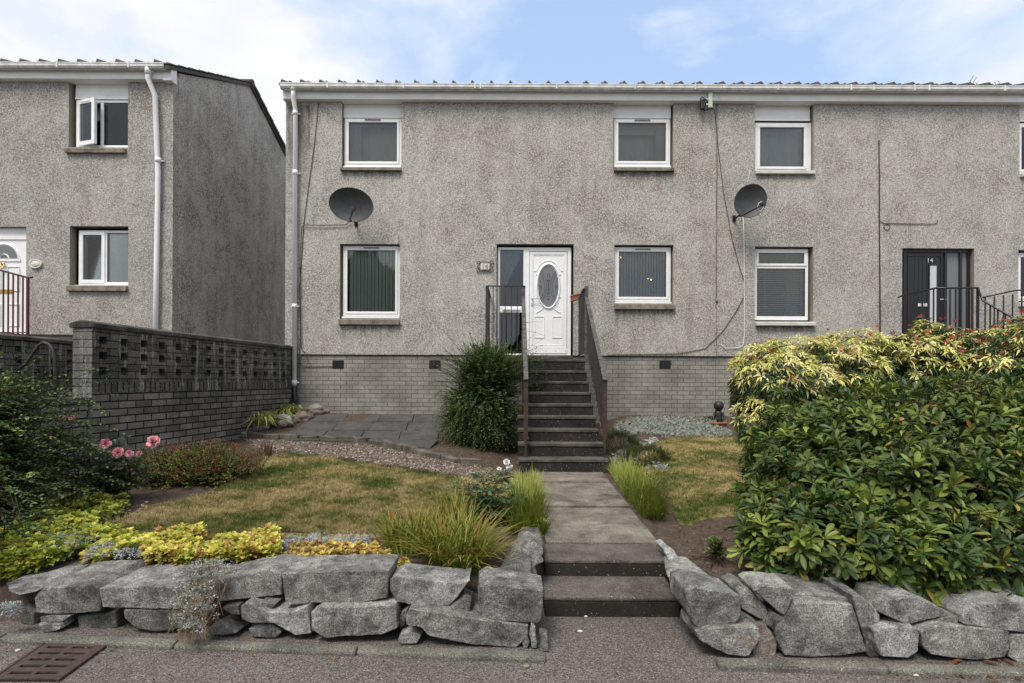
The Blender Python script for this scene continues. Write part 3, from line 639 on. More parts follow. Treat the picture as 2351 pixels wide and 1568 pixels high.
def row(name, label, pts, n, size, mat, mossy, amp=.008):
    t = thing(name, label, 'edging', G(*pts[0]))
    W_ = [G(*p) for p in pts]; ln = [0]
    for a, b in zip(W_[:-1], W_[1:]): ln.append(ln[-1]+(b-a).length)
    for i in range(n):
        s0 = ln[-1]*(i+.5)/n; j = max(k for k in range(len(ln)) if ln[k] <= s0+1e-9); j = min(j, len(W_)-2)
        a, b = W_[j], W_[j+1]; c = a.lerp(b, (s0-ln[j])/(ln[j+1]-ln[j])); d = (b-a).normalized(); sd = Vector((-d.y, d.x, 0)).normalized()
        hl = ln[-1]/n*.47; hw = size[0]*rnd.uniform(.8, 1.2); h = size[1]*rnd.uniform(.8, 1.2); j1 = rnd.uniform(-.012, .012)
        f = [c-d*hl-sd*hw+Vector((0, 0, -.04)), c+d*hl-sd*hw+Vector((0, 0, -.04)), c+d*hl-sd*hw*.9+Vector((0, 0, h+j1)), c-d*hl-sd*hw*.9+Vector((0, 0, h-j1))]
        bk = [p+sd*hw*2 for p in f]
        stone.k += 1
        blob_from_poly(f, bk, M[mat[1] if (mossy and rnd.random() < mossy) else mat[0]], 'block', t, sub=.05, amp=amp, seed=stone.k, bev=.01)
row('patio_edging', 'row of dark edging blocks along the front of the patio', [(530, 1000), (655, 1009), (800, 1013), (880, 1022), (960, 1042), (1040, 1062), (1105, 1070)], 16, (.05, .075), ('edge', 'edge'), 0)
row('lawn_edging', 'brown mossy edging stones between the gravel strip and the left lawn', [(640, 1041), (750, 1056), (870, 1074), (970, 1092), (1085, 1106)], 22, (.05, .055), ('edge', 'moss'), .7, .014)

def pebbles(poly, n, size, cols, name, lift=.02, kind='stuff', p=None):
    q = sample_poly(poly, n); P = Gv(q[:, 0], q[:, 1]); P[:, 2] += lift; m = len(P)
    oc = np.array([(1, 0, 0), (0, 1, 0), (-1, 0, 0), (0, -1, 0), (0, 0, 1), (0, 0, -1)], float)
    s = (size*rng.lognormal(0, .35, m))[:, None, None]; sc = rng.uniform(.6, 1.3, (m, 1, 3)); a = rng.uniform(0, 6.28, m)
    o = oc[None]*sc*s*(1+rng.uniform(-.15, .15, (m, 6, 1))); x = o[..., 0]*np.cos(a)[:, None]-o[..., 1]*np.sin(a)[:, None]; y = o[..., 0]*np.sin(a)[:, None]+o[..., 1]*np.cos(a)[:, None]
    V = np.stack([x, y, o[..., 2]*.7], -1)+P[:, None]
    f = np.array([(0, 1, 4), (1, 2, 4), (2, 3, 4), (3, 0, 4), (1, 0, 5), (2, 1, 5), (3, 2, 5), (0, 3, 5)])
    F = (np.arange(m)[:, None, None]*6+f[None]).reshape(-1, 3)
    return tag(npmesh(name, V.reshape(-1, 3), F, np.repeat(pick(cols, m, .3, p), 6, 0), M['stone_c']), kind=kind)
pebbles(GRAV, 9000, .011, [(.30, .25, .21), (.16, .12, .10), (.42, .36, .31), (.26, .17, .14), (.12, .10, .09)], 'gravel', .016)
SOILB = [(1190, 1085), (1020, 1050), (1030, 1000), (1190, 1030)]
pebbles([(1540, 1215), (1620, 1200), (1740, 1195), (1740, 1370), (1600, 1330)], 500, .006, [(.10, .08, .06), (.2, .17, .14), (.06, .045, .035)], 'soil_crumbs', .002)
pebbles(SOILB, 500, .007, [(.10, .08, .06), (.2, .17, .14), (.06, .045, .035)], 'soil_crumbs', .003)
pebbles([(60, 1430), (1200, 1480), (1230, 1500), (1200, 1500), (60, 1456)], 900, .005, [(.10, .08, .06), (.16, .11, .07), (.05, .035, .025)], 'soil_crumbs', .01)
# EOF-SETTING
# ------------------------------------------------------------------ houses
YF, YL = 10.5, 10.4
def FX(px, py=600, Y=YF): return D(px, py, Y).x
def FZ(py, px=1175, Y=YF): return D(px, py, Y).z
def rect(l, r, t, b, Y=YF):
    cx, cy = (l+r)/2, (t+b)/2
    return (D(l, cy, Y).x, D(r, cy, Y).x, D(cx, b, Y).z, D(cx, t, Y).z)   # x0,x1,z0,z1
def panel(name, mats, parent, u0, u1, z0, z1, holes, org, dr, thick, revmat=0, build=True, mb=None):
    """wall with rectangular through-holes; org/dr give the u axis; thickness goes along n = dr rotated +90deg (away from viewer)"""
    o = Vector(org); d = Vector(dr).normalized(); n = Vector((-d.y, d.x, 0)); m = mb or MB()
    us = sorted(set([u0, u1]+[h[i] for h in holes for i in (0, 1)])); zs = sorted(set([z0, z1]+[h[i] for h in holes for i in (2, 3)]))
    us = [u for u in us if u0 <= u <= u1]; zs = [z for z in zs if z0 <= z <= z1]
    def P(u, z, t): q = o+d*u+n*t; return (q.x, q.y, z)
    for i in range(len(us)-1):
        for j in range(len(zs)-1):
            a, b, c, e = us[i], us[i+1], zs[j], zs[j+1]; mu, mz = (a+b)/2, (c+e)/2
            if any(h[0] < mu < h[1] and h[2] < mz < h[3] for h in holes): continue
            m.quad([P(a, c, 0), P(b, c, 0), P(b, e, 0), P(a, e, 0)]); m.quad([P(b, c, thick), P(a, c, thick), P(a, e, thick), P(b, e, thick)])
    for h in holes:
        a, b, c, e = max(h[0], u0), min(h[1], u1), max(h[2], z0), min(h[3], z1)
        m.quad([P(a, c, 0), P(a, e, 0), P(a, e, thick), P(a, c, thick)], revmat); m.quad([P(b, c, 0), P(b, c, thick), P(b, e, thick), P(b, e, 0)], revmat)
        if e < z1: m.quad([P(a, e, 0), P(b, e, 0), P(b, e, thick), P(a, e, thick)], revmat)
        if c > z0: m.quad([P(a, c, 0), P(a, c, thick), P(b, c, thick), P(b, c, 0)], revmat)
    m.quad([P(u0, z0, 0), P(u0, z1, 0), P(u0, z1, thick), P(u0, z0, thick)]); m.quad([P(u1, z0, 0), P(u1, z0, thick), P(u1, z1, thick), P(u1, z1, 0)])
    m.quad([P(u0, z1, 0), P(u1, z1, 0), P(u1, z1, thick), P(u0, z1, thick)]); m.quad([P(u0, z0, 0), P(u0, z0, thick), P(u1, z0, thick), P(u1, z0, 0)])
    return m.build(name, mats, parent) if build else m
def frame_ring(m, x0, x1, z0, z1, y, w, dpt=.06, wb=None, wt=None):
    wb = wb or w; wt = wt or w
    m.box(x0, x0+w, y, y+dpt, z0+wb, z1-wt); m.box(x1-w, x1, y, y+dpt, z0+wb, z1-wt); m.box(x0, x1, y, y+dpt, z0, z0+wb); m.box(x0, x1, y, y+dpt, z1-wt, z1)
def pane(parent, x0, x1, z0, z1, y):
    m = MB(); m.box(x0, x1, y, y+.02, z0, z1); m.build('pane', M['glass'], parent)
    m = MB(); g_ = .008; m.box(x0, x0+g_, y-.004, y, z0, z1); m.box(x1-g_, x1, y-.004, y, z0, z1); m.box(x0+g_, x1-g_, y-.004, y, z1-g_, z1); m.box(x0+g_, x1-g_, y-.004, y, z0, z0+g_)
    m.build('gasket', M['seal'], parent)
def casement(win, x0, x1, z0, z1, y, w=.055, sub=.045, vent=True, cill=True):
    """outer frame + one sash filling it"""
    m = MB(); frame_ring(m, x0, x1, z0, z1, y, w); m.build('frame', M['upvc'], win, .006)
    m = MB(); a = w-.012; frame_ring(m, x0+a, x1-a, z0+a, z1-a, y-.015, sub); s = m.build('sash', M['upvc'], win, .008)
    a += sub; pane(win, x0+a-.004, x1-a+.004, z0+a-.004, z1-a+.004, y+.012)
    if vent:
        m = MB(); c = (x0+x1)/2; m.box(c-.15, c+.15, y-.032, y-.0155, z1-.055, z1-.033); m.build('vent', M['sill'] if vent == 2 else M['greytxt'], win, .003)
        m = MB(); m.box(c-.16, c+.16, y-.024, y-.0152, z1-.062, z1-.026); m.build('vent_cover', M['upvc'], win, .003)
    return (x0+a, x1-a, z0+a, z1-a)
def sillblock(win, l, r, t, b, Y=YF, mat='sill', out=.06):
    x0, x1, z0, z1 = rect(l, r, t, b, Y); m = MB()
    m.hexa([(x0, Y-out, z0), (x1, Y-out, z0), (x1, Y+.10, z0), (x0, Y+.10, z0), (x0, Y-out, z1-.02), (x1, Y-out, z1-.02), (x1, Y+.10, z1+.01), (x0, Y+.10, z1+.01)])
    m.build('sill', M[mat], win, .008)
def plastic_cill(win, x0, x1, z0, z1, y, mat='upvc'):
    m = MB(); m.hexa([(x0, y-.05, z0), (x1, y-.05, z0), (x1, y+.05, z0), (x0, y+.05, z0), (x0, y-.05, z1-.015), (x1, y-.05, z1-.015), (x1, y+.05, z1), (x0, y+.05, z1)]); m.build('cill', M[mat], win, .005)
def head_panel(win, x0, x1, z0, z1, y, mat='fascia'):
    m = MB(); h = (z1-z0); m.box(x0, x1, y+.01, y+.03, z0, z1); m.box(x0, x1, y, y+.0095, z0+.015, z0+h*.62); m.box(x0, x1, y-.01, y+.0095, z0-.02, z0+.012)
    m.build('head_panel', M[mat], win, .004)
def vblinds(win, x0, x1, z0, z1, y, n, mat, wdt, ang):
    m = MB()
    for i in range(n):
        cx = x0+(x1-x0)*(i+.5)/n; a = ang+rnd.uniform(-.05, .05); dx, dy = math.cos(a)*wdt/2, math.sin(a)*wdt/2; zt = z1-.0; zb = z0+rnd.uniform(0, .01)
        m.hexa([(cx-dx, y-dy, zb), (cx+dx, y+dy, zb), (cx+dx, y+dy+.002, zb), (cx-dx, y-dy+.002, zb), (cx-dx, y-dy, zt), (cx+dx, y+dy, zt), (cx+dx, y+dy+.002, zt), (cx-dx, y-dy+.002, zt)])
    m.build('vertical_blind', M[mat], win)
def hblinds(win, x0, x1, z0, z1, y, n, mat='net'):
    m = MB()
    for i in range(n):
        z = z0+(z1-z0)*(i+.5)/n; m.hexa([(x0, y, z-.008), (x1, y, z-.008), (x1, y+.03, z+.006), (x0, y+.03, z+.006), (x0, y, z-.006), (x1, y, z-.006), (x1, y+.03, z+.008), (x0, y+.03, z+.008)])
    for f in (.2, .8): xx = x0+(x1-x0)*f; m.box(xx, xx+.004, y-.004, y-.001, z0, z1)
    m.build('venetian_blind', M[mat], win)
def curtain(win, x0, x1, z0, z1, y, sweep=0.0, flip=1, mat='net', name='curtain'):
    V = []; nu, nv = 40, 14; m = MB()
    for j in range(nv+1):
        v = j/nv; z = z1+(z0-z1)*v; wscale = 1-sweep*v
        for i in range(nu+1):
            u = i/nu; x = x0+(x1-x0)*(u*wscale if flip > 0 else 1-(1-u)*wscale); V.append((x, y+.018*math.sin(u*44)+.01*math.sin(u*23+v*2), z))
    m.v = V
    for j in range(nv):
        for i in range(nu):
            a = j*(nu+1)+i; m.f.append((a, a+1, a+nu+2, a+nu+1)); m.m.append(0); m.sm.append(True)
    m.build(name, M[mat], win)
def wobj(house, label=None):
    o = bpy.data.objects.new('window', None); col.objects.link(o); o.parent = house; o.empty_display_size = .1
    q = house.location; o.location = (0, 0, 0)
    if label: o['label'] = label
    return o
def tiled_roof(house, x0, x1, ye, ze, yr, zr, yb, zb, pitch_px=.357, over=.0):
    m = MB(); n = int((x1-x0)/.357)
    for (ya, za, yb_, zb_) in ((ye, ze, yr, zr), (yr, zr, yb, zb)):
        m.hexa([(x0, ya, za-.09), (x1, ya, za-.09), (x1, yb_, zb_-.09), (x0, yb_, zb_-.09), (x0, ya, za), (x1, ya, za), (x1, yb_, zb_), (x0, yb_, zb_)])
    # raised tile rolls: triangular ridges whose ends show above the gutter, laid in overlapping courses
    dy, dz = yr-ye, zr-ze; L = math.hypot(dy, dz); nc = 9
    for i in range(n+1):
        cx = x0+.04+i*.357
        if cx > x1-.05: break
        for c in range(nc):
            a, b = c/nc, (c+1)/nc; ya, yb2 = ye+dy*a, ye+dy*b; za, zb2 = ze+dz*a+.022, ze+dz*b+.004
            h = .075
            A = [(cx-.055, ya, za-.03), (cx+.085, ya, za-.03), (cx-.02, ya, za+h)]; B = [(cx-.055, yb2, zb2-.03), (cx+.085, yb2, zb2-.03), (cx-.02, yb2, zb2+h-.01)]
            m.quad(A); m.quad([A[0], B[0], B[2], A[2]]); m.quad([A[1], A[2], B[2], B[1]])
    for c in range(nc):                                  # course steps
        a = c/nc; ya = ye+dy*a; za = ze+dz*a; b = (c+1)/nc; yb2 = ye+dy*b; zb2 = ze+dz*b
        m.hexa([(x0-.03, ya, za-.02), (x1, ya, za-.02), (x1, yb2, zb2-.02), (x0-.03, yb2, zb2-.02), (x0-.03, ya, za+.028), (x1, ya, za+.028), (x1, yb2, zb2+.006), (x0-.03, yb2, zb2+.006)])
        dy2, dz2 = yb-yr, zb-zr; ya = yr+dy2*a; za = zr+dz2*a; yb2 = yr+dy2*b; zb2 = zr+dz2*b
        m.hexa([(x0-.03, ya, za-.03), (x1+.05, ya, za-.03), (x1+.05, yb2, zb2-.03), (x0-.03, yb2, zb2-.03), (x0-.03, ya, za+.01), (x1+.05, ya, za+.01), (x1+.05, yb2, zb2+.04), (x0-.03, yb2, zb2+.04)])
    m.tube([(x0, yr, zr-.01), (x1+.04, yr, zr-.01)], .09, 10)
    m.build('roof', M['tile'], house)
def gutter_run(house, x0, x1, y, zt, zf0, zf1, yfront, end_r=False, joints=()):
    m = MB(); m.box(x0, x1, yfront-.11, yfront-.09, zf0, zt-.02); m.box(x0, x1, yfront-.09, yfront+.12, zf0-.004, zf0+.018); m.build('fascia', M['fascia'], house)
    m = MB(); r = .062; pr = [(-r*1.05, 0), (-r*1.05, -r*.25), (-r*.95, -r*.3), (-r*.9, -r*1.0), (-r*.45, -r*1.6), (r*.5, -r*1.6), (r*.95, -r*.8), (r, 0), (r*.85, 0), (r*.8, -r*.7), (r*.4, -r*1.4), (-r*.35, -r*1.4), (-r*.8, -r*.9), (-r*.9, 0)]
    b = len(m.v)
    for x in (x0, x1):
        for (a, z) in pr: m.v.append((x, y+a, zt+z))
    n = len(pr)
    for k in range(n): m.f.append((k, (k+1) % n, n+(k+1) % n, n+k)); m.m.append(0); m.sm.append(False)
    m.f.append(tuple(range(n))); m.m.append(0); m.sm.append(False); m.f.append(tuple(range(n, 2*n))[::-1]); m.m.append(0); m.sm.append(False)
    g_ = m.build('gutter', M['upvc_dirty'], house)
    for xj in joints:
        if x0 < xj < x1:
            m = MB(); m.hexa([(xj-.012, y-.07, zt-.095), (xj+.012, y-.07, zt-.095), (xj+.012, y+.05, zt-.11), (xj-.012, y+.05, zt-.11), (xj-.012, y-.07, zt+.008), (xj+.012, y-.07, zt+.008), (xj+.012, y+.05, zt+.012), (xj-.012, y+.05, zt+.012)])
            m.build('bracket', M['upvc_dirty'], g_)
def downpipe(house, pts, r, clips=()):
    m = MB(); m.tube(pts, r, 12)
    o = m.build('downpipe', M['upvc'], house)
    for (p, h) in clips:
        m = MB(); p = Vector(p); m.lathe([(r+.001, -h), (r+.008, -h), (r+.008, h), (r+.001, h)], p, 14); m.box(p.x-r-.035, p.x+r+.035, p.y-.005+r*.6, p.y+.03+r, p.z-.012, p.z+.012)
        m.build('clip', M['upvc'], o)
def body(house, x0, x1, yf, yb, zb, ze, yr, zr, zbk, floorz, mid=None):
    """side walls, back wall, inner floor/ceiling and a partition so the rooms are real"""
    m = MB()
    m.box(x0+.05, x1-.05, yf+2.0, yf+2.1, floorz+2.66, ze-.2); m.box(x0+.05, x1-.05, yf+.3, yb-.1, floorz-.1, floorz); m.box(x0+.05, x1-.05, yf+.3, yf+2.6, floorz+2.45, floorz+2.65); m.box(x0+.05, x1-.05, yf+.3, yb-.1, ze-.12, ze-.06)
    for q in (mid or []): m.box(q, q+.1, yf+.31, yf+2.6, floorz, ze-.2)
    m.build('inner_wall', M['room'], house)
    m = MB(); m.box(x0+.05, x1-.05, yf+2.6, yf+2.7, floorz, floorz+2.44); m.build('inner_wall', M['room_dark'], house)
    m = MB(); m.box(x0, x1, yb-.2, yb, zb, zbk); m.build('back_wall', M['harlG'], house)
def gable(house, x, t, yf, yr, yb, zb, ze, zr, zbk, name='gable_wall', mat='harlG'):
    m = MB(); pf = [(yf, zb), (yb, zb), (yb, zbk), (yr, zr), (yf, ze)]
    m.quad([(x, a, b) for a, b in pf]); m.quad([(x-t, a, b) for a, b in pf][::-1])
    for i in range(5):
        a, b = pf[i], pf[(i+1) % 5]; m.quad([(x, a[0], a[1]), (x-t, a[0], a[1]), (x-t, b[0], b[1]), (x, b[0], b[1])])
    m.build(name, M[mat], house)
zGT, zF1, zF0 = FZ(207), FZ(215), FZ(235.5)
zBR = FZ(809.5); zBB = .70; YR, YB = 13.4, 16.6; zRG = 1.5+(6.98)
RT = lambda *a: rect(*a)

# ---- house number 16 (middle)
xA, xP, xE = FX(655), FX(1646), FX(2760)
H16 = thing('terrace_house', 'grey harled house numbered 16 with white oval-glazed front door in the middle', 'house', (0, YF, zBB))

ops = dict(ul=rect(785, 922, 236, 385), ll=rect(780, 918, 560, 732), ur=rect(1408, 1546, 238, 386), lr=rect(1410, 1546, 562, 698), dr=rect(1140, 1317, 560, 820))
def openings(d, top): return [(a, b, c, min(e, top)) for (a, b, c, e) in d.values()]
hl = []
for k, (a, b, c, e) in ops.items():
    if k in ('ul', 'ur'): e = zF0+.02
    if k == 'dr': c = 1.90
    hl.append((a, b, c, e))
def facade(house, name, x0, x1, z0, z1, holes, Y, mat):
    o = panel(name, [M[mat], M['soffit']], house, x0, x1, z0, z1, holes, (0, Y, 0), (1, 0, 0), .16, 1)
    return o
facade(H16, 'wall', xA, xP-.004, 1.98, zF1, [(a, b, max(c, 1.98), min(e, zF1)) for a, b, c, e in hl], YF, 'harl')
m = panel('x', None, None, xA+.01, xP-.004, zBB-.4, 1.978, [], (0, YF+.035, 0), (1, 0, 0), .2, build=False); m.build('brick_base', [M['brick']], H16)
m = MB(); m.box(xA+.02, xP-.006, YF+.012, YF+.034, 1.965, 1.979); m.build('damp_course', M['seal'], H16)
gable(H16, xA+.2, .2, YF+.165, YR, YB, zBB-.3, zF1, zRG-.12, zF1-.1, 'gable_wall', 'harlG')
body(H16, xA+.2, xP, YF, YB, zBB, zF1, YR, zRG, zF1-.1, 1.95, [FX(1120), FX(1330)])
tiled_roof(H16, xA-.02, xP-.003, YF-.21, zGT-.015, YR, zRG, YB+.1, zF1)
gutter_run(H16, xA-.02, xP-.003, YF-.18, zGT, zF0, zF1+.03, YF, joints=[FX(760), FX(930), FX(1091), FX(1103), FX(1274), FX(1450), FX(1585)])
xd = FX(680); zt = zGT-.06
downpipe(H16, [(xd, YF-.18, zt+.02), (xd, YF-.18, zt-.18), (xd+.0, YF-.07, zt-.36), (xd, YF-.065, FZ(888))], .042, [((xd, YF-.18, zt-.02), .05), ((xd, YF-.07, FZ(266)), .04), ((xd, YF-.065, FZ(402)), .045), ((xd, YF-.065, FZ(706)), .035), ((xd, YF-.065, FZ(880)), .04)])
m = MB(); m.tube([(xd, YF-.065, FZ(888)), (xd, YF-.065, FZ(905)), (xd+.03, YF-.09, FZ(918)), (xd+.03, YF-.12, FZ(930))], .05, 10); m.tube([(xd-.04, YF-.1, FZ(924)), (xd+.1, YF-.14, FZ(935))], .045, 8); m.build('drain_elbow', M['blackpl'], H16)
m = MB(); m.tube([(xd+.13, YF-.12, FZ(931)), (xd+.135, YF-.13, FZ(950))], .028, 10); m.build('waste_pipe', M['hose'], H16)
for px in (775, 998, 1528):                               # air bricks
    x0, x1, z0, z1 = rect(px-13, px+13, 827, 846); m = MB()
    frame_ring(m, x0, x1, z0, z1, YF+.027, .008, .007)
    for i in range(1, 8): xx = x0+(x1-x0)*i/8; m.box(xx-.004, xx+.004, YF+.027, YF+.033, z0+.008, z1-.008)
    for i in range(1, 4): zz = z0+(z1-z0)*i/4; m.box(x0+.008, x1-.008, YF+.0275, YF+.0335, zz-.004, zz+.004)
    m.box(x0, x1, YF+.0345, YF+.0348, z0, z1)
    m.build('air_brick', M['blackpl'], H16)
def win_simple(house, op, fr, sill, cl=None, panel_r=None, Y=YF, sillmat='sill', vent=1, out=.06):
    w_ = wobj(house); x0, x1, z0, z1 = rect(*fr, Y); y = Y+.085
    dz = .035
    g_ = casement(w_, x0, x1, z0+dz, z1, y, vent=vent)
    plastic_cill(w_, x0-.005, x1+.005, z0-.012, z0+dz, y+.0)
    if panel_r: a = rect(*panel_r, Y); head_panel(w_, a[0], a[1], a[2], a[3]+.05, y-.01)
    sillblock(w_, *sill, Y, sillmat, out)
    return w_, g_, y
w_, g_, y = win_simple(H16, 'ul', (787.5, 920, 266, 382), (783, 921.5, 384, 393.5), panel_r=(786, 921, 240, 264))
curtain(w_, g_[0]-.02, g_[0]+.20, g_[2]-.05, g_[3]+.02, y+.15, .0); curtain(w_, g_[0]-.05, g_[1]+.05, g_[2]-.05, g_[3]+.02, y+.32, 0, 1, 'blind2', 'pane_backing_cloth'); curtain(w_, g_[1]-.05, g_[1]+.04, g_[2]-.05, g_[3]+.02, y+.25, 0)  # full-width grey cloth added for the sky reflection in the upper pane
w_, g_, y = win_simple(H16, 'll', (784, 916, 562, 729), (779, 917.5, 731.5, 746)); vblinds(w_, g_[0]+.02, g_[1], g_[2]-.03, g_[3]+.02, y+.085, 13, 'blind', .062, .55)
w_, g_, y = win_simple(H16, 'ur', (1411, 1542, 267, 381), (1409, 1546.5, 384.5, 394.5), panel_r=(1409, 1543, 241, 265))
curtain(w_, g_[1]-.16, g_[1]+.02, g_[2]-.05, g_[3]+.02, y+.15); curtain(w_, g_[0]-.05, g_[1]+.05, g_[2]-.05, g_[3]+.02, y+.32, 0, 1, 'blind2', 'pane_backing_cloth'); m = MB(); m.box(g_[0]-.03, g_[1]+.03, y+.2, y+.21, g_[3]-.14, g_[3]+.03); m.build('roller_blind', M['net'], w_)  # wide grey backing added here too, standing in for reflected sky
w_, g_, y = win_simple(H16, 'lr', (1412, 1543, 565, 695), (1410, 1547, 697.5, 711)); vblinds(w_, g_[0], g_[1], g_[2]-.03, g_[3]+.02, y+.09, 17, 'blind2', .048, .4)
# glowing dots added behind the blind for the lamp reflections in the pane
lm = bpy.data.materials.new('reflection_dot'); lm.use_nodes = True; e = lm.node_tree.nodes['Principled BSDF']; e.inputs['Emission Color'].default_value = (1, .62, .3, 1); e.inputs['Emission Strength'].default_value = 9
cl_ = bpy.data.objects.new('lamp_reflection', None); col.objects.link(cl_); cl_.parent = H16
for (px, py) in ((1424, 591), (1454, 592), (1487, 640), (1495, 642), (1473, 672)):
    p = D(px, py, YF+.42); m = MB(); m.lathe([(.001, -.013), (.008, -.01), (.011, 0), (.008, .01), (.001, .013)], p, 10); m.build('reflection_dot', lm, cl_)

# front door of number 16
dx0, dx1, dz0, dz1 = rect(1207, 1312, 566, 818); sx0, sx1, _, _ = rect(1142, 1206, 566, 818); yd = YF+.075; zth = 1.985
door = bpy.data.objects.new('door', None); col.objects.link(door); door.parent = H16
m = MB(); frame_ring(m, dx0, dx1, zth, dz1, yd, .07, .07, .03); m.build('frame', M['upvc'], door, .006)
m = MB(); lx0, lx1, lz0, lz1 = dx0+.075, dx1-.075, zth+.035, dz1-.075
m.box(lx0, lx1, yd+.016, yd+.05, lz0, lz1); m.box(lx0+.0, lx1, yd-.012, yd+.016, lz0, lz0+.09)
frame_ring(m, lx0+.01, lx1-.01, lz0+.10, lz1-.01, yd+.004, .05, .012)
frame_ring(m, lx0+.065, lx1-.065, lz0+.155, lz1-.065, yd+.008, .014, .008)
leaf_ = m.build('leaf', M['upvc'], door, .005)
cx, cz = (lx0+lx1)/2, FZ(655); a_, b_ = .195, .40
def oval_ring(m, cx, cz, a0, b0, a1, b1, y0, y1, n=48, ang=(0, 2*math.pi)):
    pr = []
    for k in range(n+1):
        t = ang[0]+(ang[1]-ang[0])*k/n; pr.append((math.cos(t), math.sin(t)))
    for (c0, s0), (c1, s1) in zip(pr[:-1], pr[1:]):
        am, bm_ = (a0+a1)/2, (b0+b1)/2
        m.quad([(cx+a1*c0, y1, cz+b1*s0), (cx+am*c0, y0, cz+bm_*s0), (cx+am*c1, y0, cz+bm_*s1), (cx+a1*c1, y1, cz+b1*s1)], sm=True)
        m.quad([(cx+am*c0, y0, cz+bm_*s0), (cx+a0*c0, y1, cz+b0*s0), (cx+a0*c1, y1, cz+b0*s1), (cx+am*c1, y0, cz+bm_*s1)], sm=True)
m = MB(); oval_ring(m, cx, cz, a_, b_, a_+.05, b_+.05, yd-.012, yd+.0165); oval_ring(m, cx, cz, a_+.085, b_+.085, a_+.105, b_+.105, yd+.003, yd+.0165, 24, (R(38), R(142)))
for s in (-1, 1):
    m.box(cx+s*.285-.05, cx+s*.285+.05, yd+.006, yd+.0165, cz+.29, cz+.305)
    # two shaped panels under the oval
    zb_, zt_ = lz0+.30, lz0+.82; xi, xo = cx+s*.075, cx+s*.265
    xl, xr = min(xi, xo), max(xi, xo)
    frame_ring(m, xl, xr, zb_, zt_-.10 if True else 0, yd+.006, .014, .0105)
    oval_ring(m, cx+s*.30, zt_+.22, .245, .245, .27, .27, yd+.002, yd+.0165, 12, ((R(205), R(255)) if s > 0 else (R(285), R(335))))
m.build('moulding', M['upvc'], leaf_ if False else door)
m = MB(); pts = [(cx+a_*math.cos(2*math.pi*k/48), yd+.012, cz+b_*math.sin(2*math.pi*k/48)) for k in range(48)]; m.quad(pts[::-1]); m.build('oval_glass', M['frost'], door)
m = MB()
def came(pts, w=.008): 
    m.tube([(cx+x, yd+.008, cz+z) for x, z in pts], w/2, 5)
def arc(x, z, r, a0, a1, n=10, sz=1.0): return [(x+r*math.cos(R(a0+(a1-a0)*k/n)), z+sz*r*math.sin(R(a0+(a1-a0)*k/n))) for k in range(n+1)]
for s in (-1, 1):
    came(arc(s*.27, 0, .20, 180-62 if s > 0 else 62, 180+62 if s > 0 else -62, 14, 1.45)); came(arc(s*.27, 0, .235, 180-58 if s > 0 else 58, 180+58 if s > 0 else -58, 14, 1.45))
    came(arc(s*.26, 0, .12, 180-80 if s > 0 else 80, 180+80 if s > 0 else -80, 12, 1.9))
    came([(s*.18, 0), (s*.135, .03)]); came([(s*.18, 0), (s*.135, -.03)]); came([(s*.135, .03), (s*.135, -.03)])
    for q in (-1, 1):
        came([(0, q*.26), (s*.03, q*.21)]); came([(s*.03, q*.21), (s*.012, q*.17)]); came([(s*.012, q*.17), (s*.02, q*.08)]); came([(s*.02, q*.08), (0, q*.06)])
for z in (0, .045, -.045, .12, -.12): came(arc(0, z, .012, 0, 360, 8), .012)
m.build('leaded_pattern', M['lead'], door)
m = MB(); hx, hz = lx0+.045, FZ(684); m.box(hx-.018, hx+.018, yd-.012, yd+.003, hz-.13, hz+.05); m.tube([(hx, yd-.01, hz), (hx, yd-.05, hz), (hx+.02, yd-.055, hz), (hx+.13, yd-.055, hz+.01)], .010, 8); m.lathe([(.012, 0), (.012, .012), (.001, .012)], (hx, yd-.012, hz-.09), 10, axis=(0, -1, 0)); m.build('handle', M['chrome'], door, .002)
m = MB()
for k in range(4): m.lathe([(.007, 0), (.006, .006), (.001, .007)], (lx0+.13+k*.19, yd-.012, lz0+.045), 8, axis=(0, -1, 0))
m.build('screw_cap', M['greytxt'], door)
m = MB(); m.hexa([(sx0-.02, YF-.03, 1.915), (dx1+.03, YF-.03, 1.915), (dx1+.03, YF+.15, 1.915), (sx0-.02, YF+.15, 1.915), (sx0-.02, YF-.03, 1.975), (dx1+.03, YF-.03, 1.975), (dx1+.03, YF+.15, 1.983), (sx0-.02, YF+.15, 1.983)]); m.build('threshold', M['tread'], door, .005)
sw = wobj(H16); sw.name = 'sidelight'
m = MB(); frame_ring(m, sx0, sx1+.008, zth, dz1, yd+.002, .045, .06, .03); zl = FZ(709); m.box(sx0+.045, sx1-.037, yd+.002, yd+.06, zl-.06, zl+.06); m.build('frame', M['upvc'], sw, .005)
m = MB(); m.box(sx0+.09, sx1-.09, yd-.014, yd+.0, zl-.03, zl+.028); m.build('letter_slot', M['upvc'], sw, .006)
m = MB(); m.box(sx0+.105, sx1-.105, yd-.018, yd-.0145, zl-.018, zl-.012); m.build('letter_flap', M['greytxt'], sw)
m = MB(); m.box(sx0+.045, sx1-.037, yd+.015, yd+.035, zl+.06, dz1-.045); m.build('pane', M['glass'], sw)
m = MB(); m.box(sx0+.045, sx1-.037, yd+.015, yd+.035, zth+.03, zl-.06); m.build('pane', M['glass'], sw)
curtain(sw, sx0+.03, sx1-.03, FZ(655), dz1-.02, yd+.16, .75, 1)

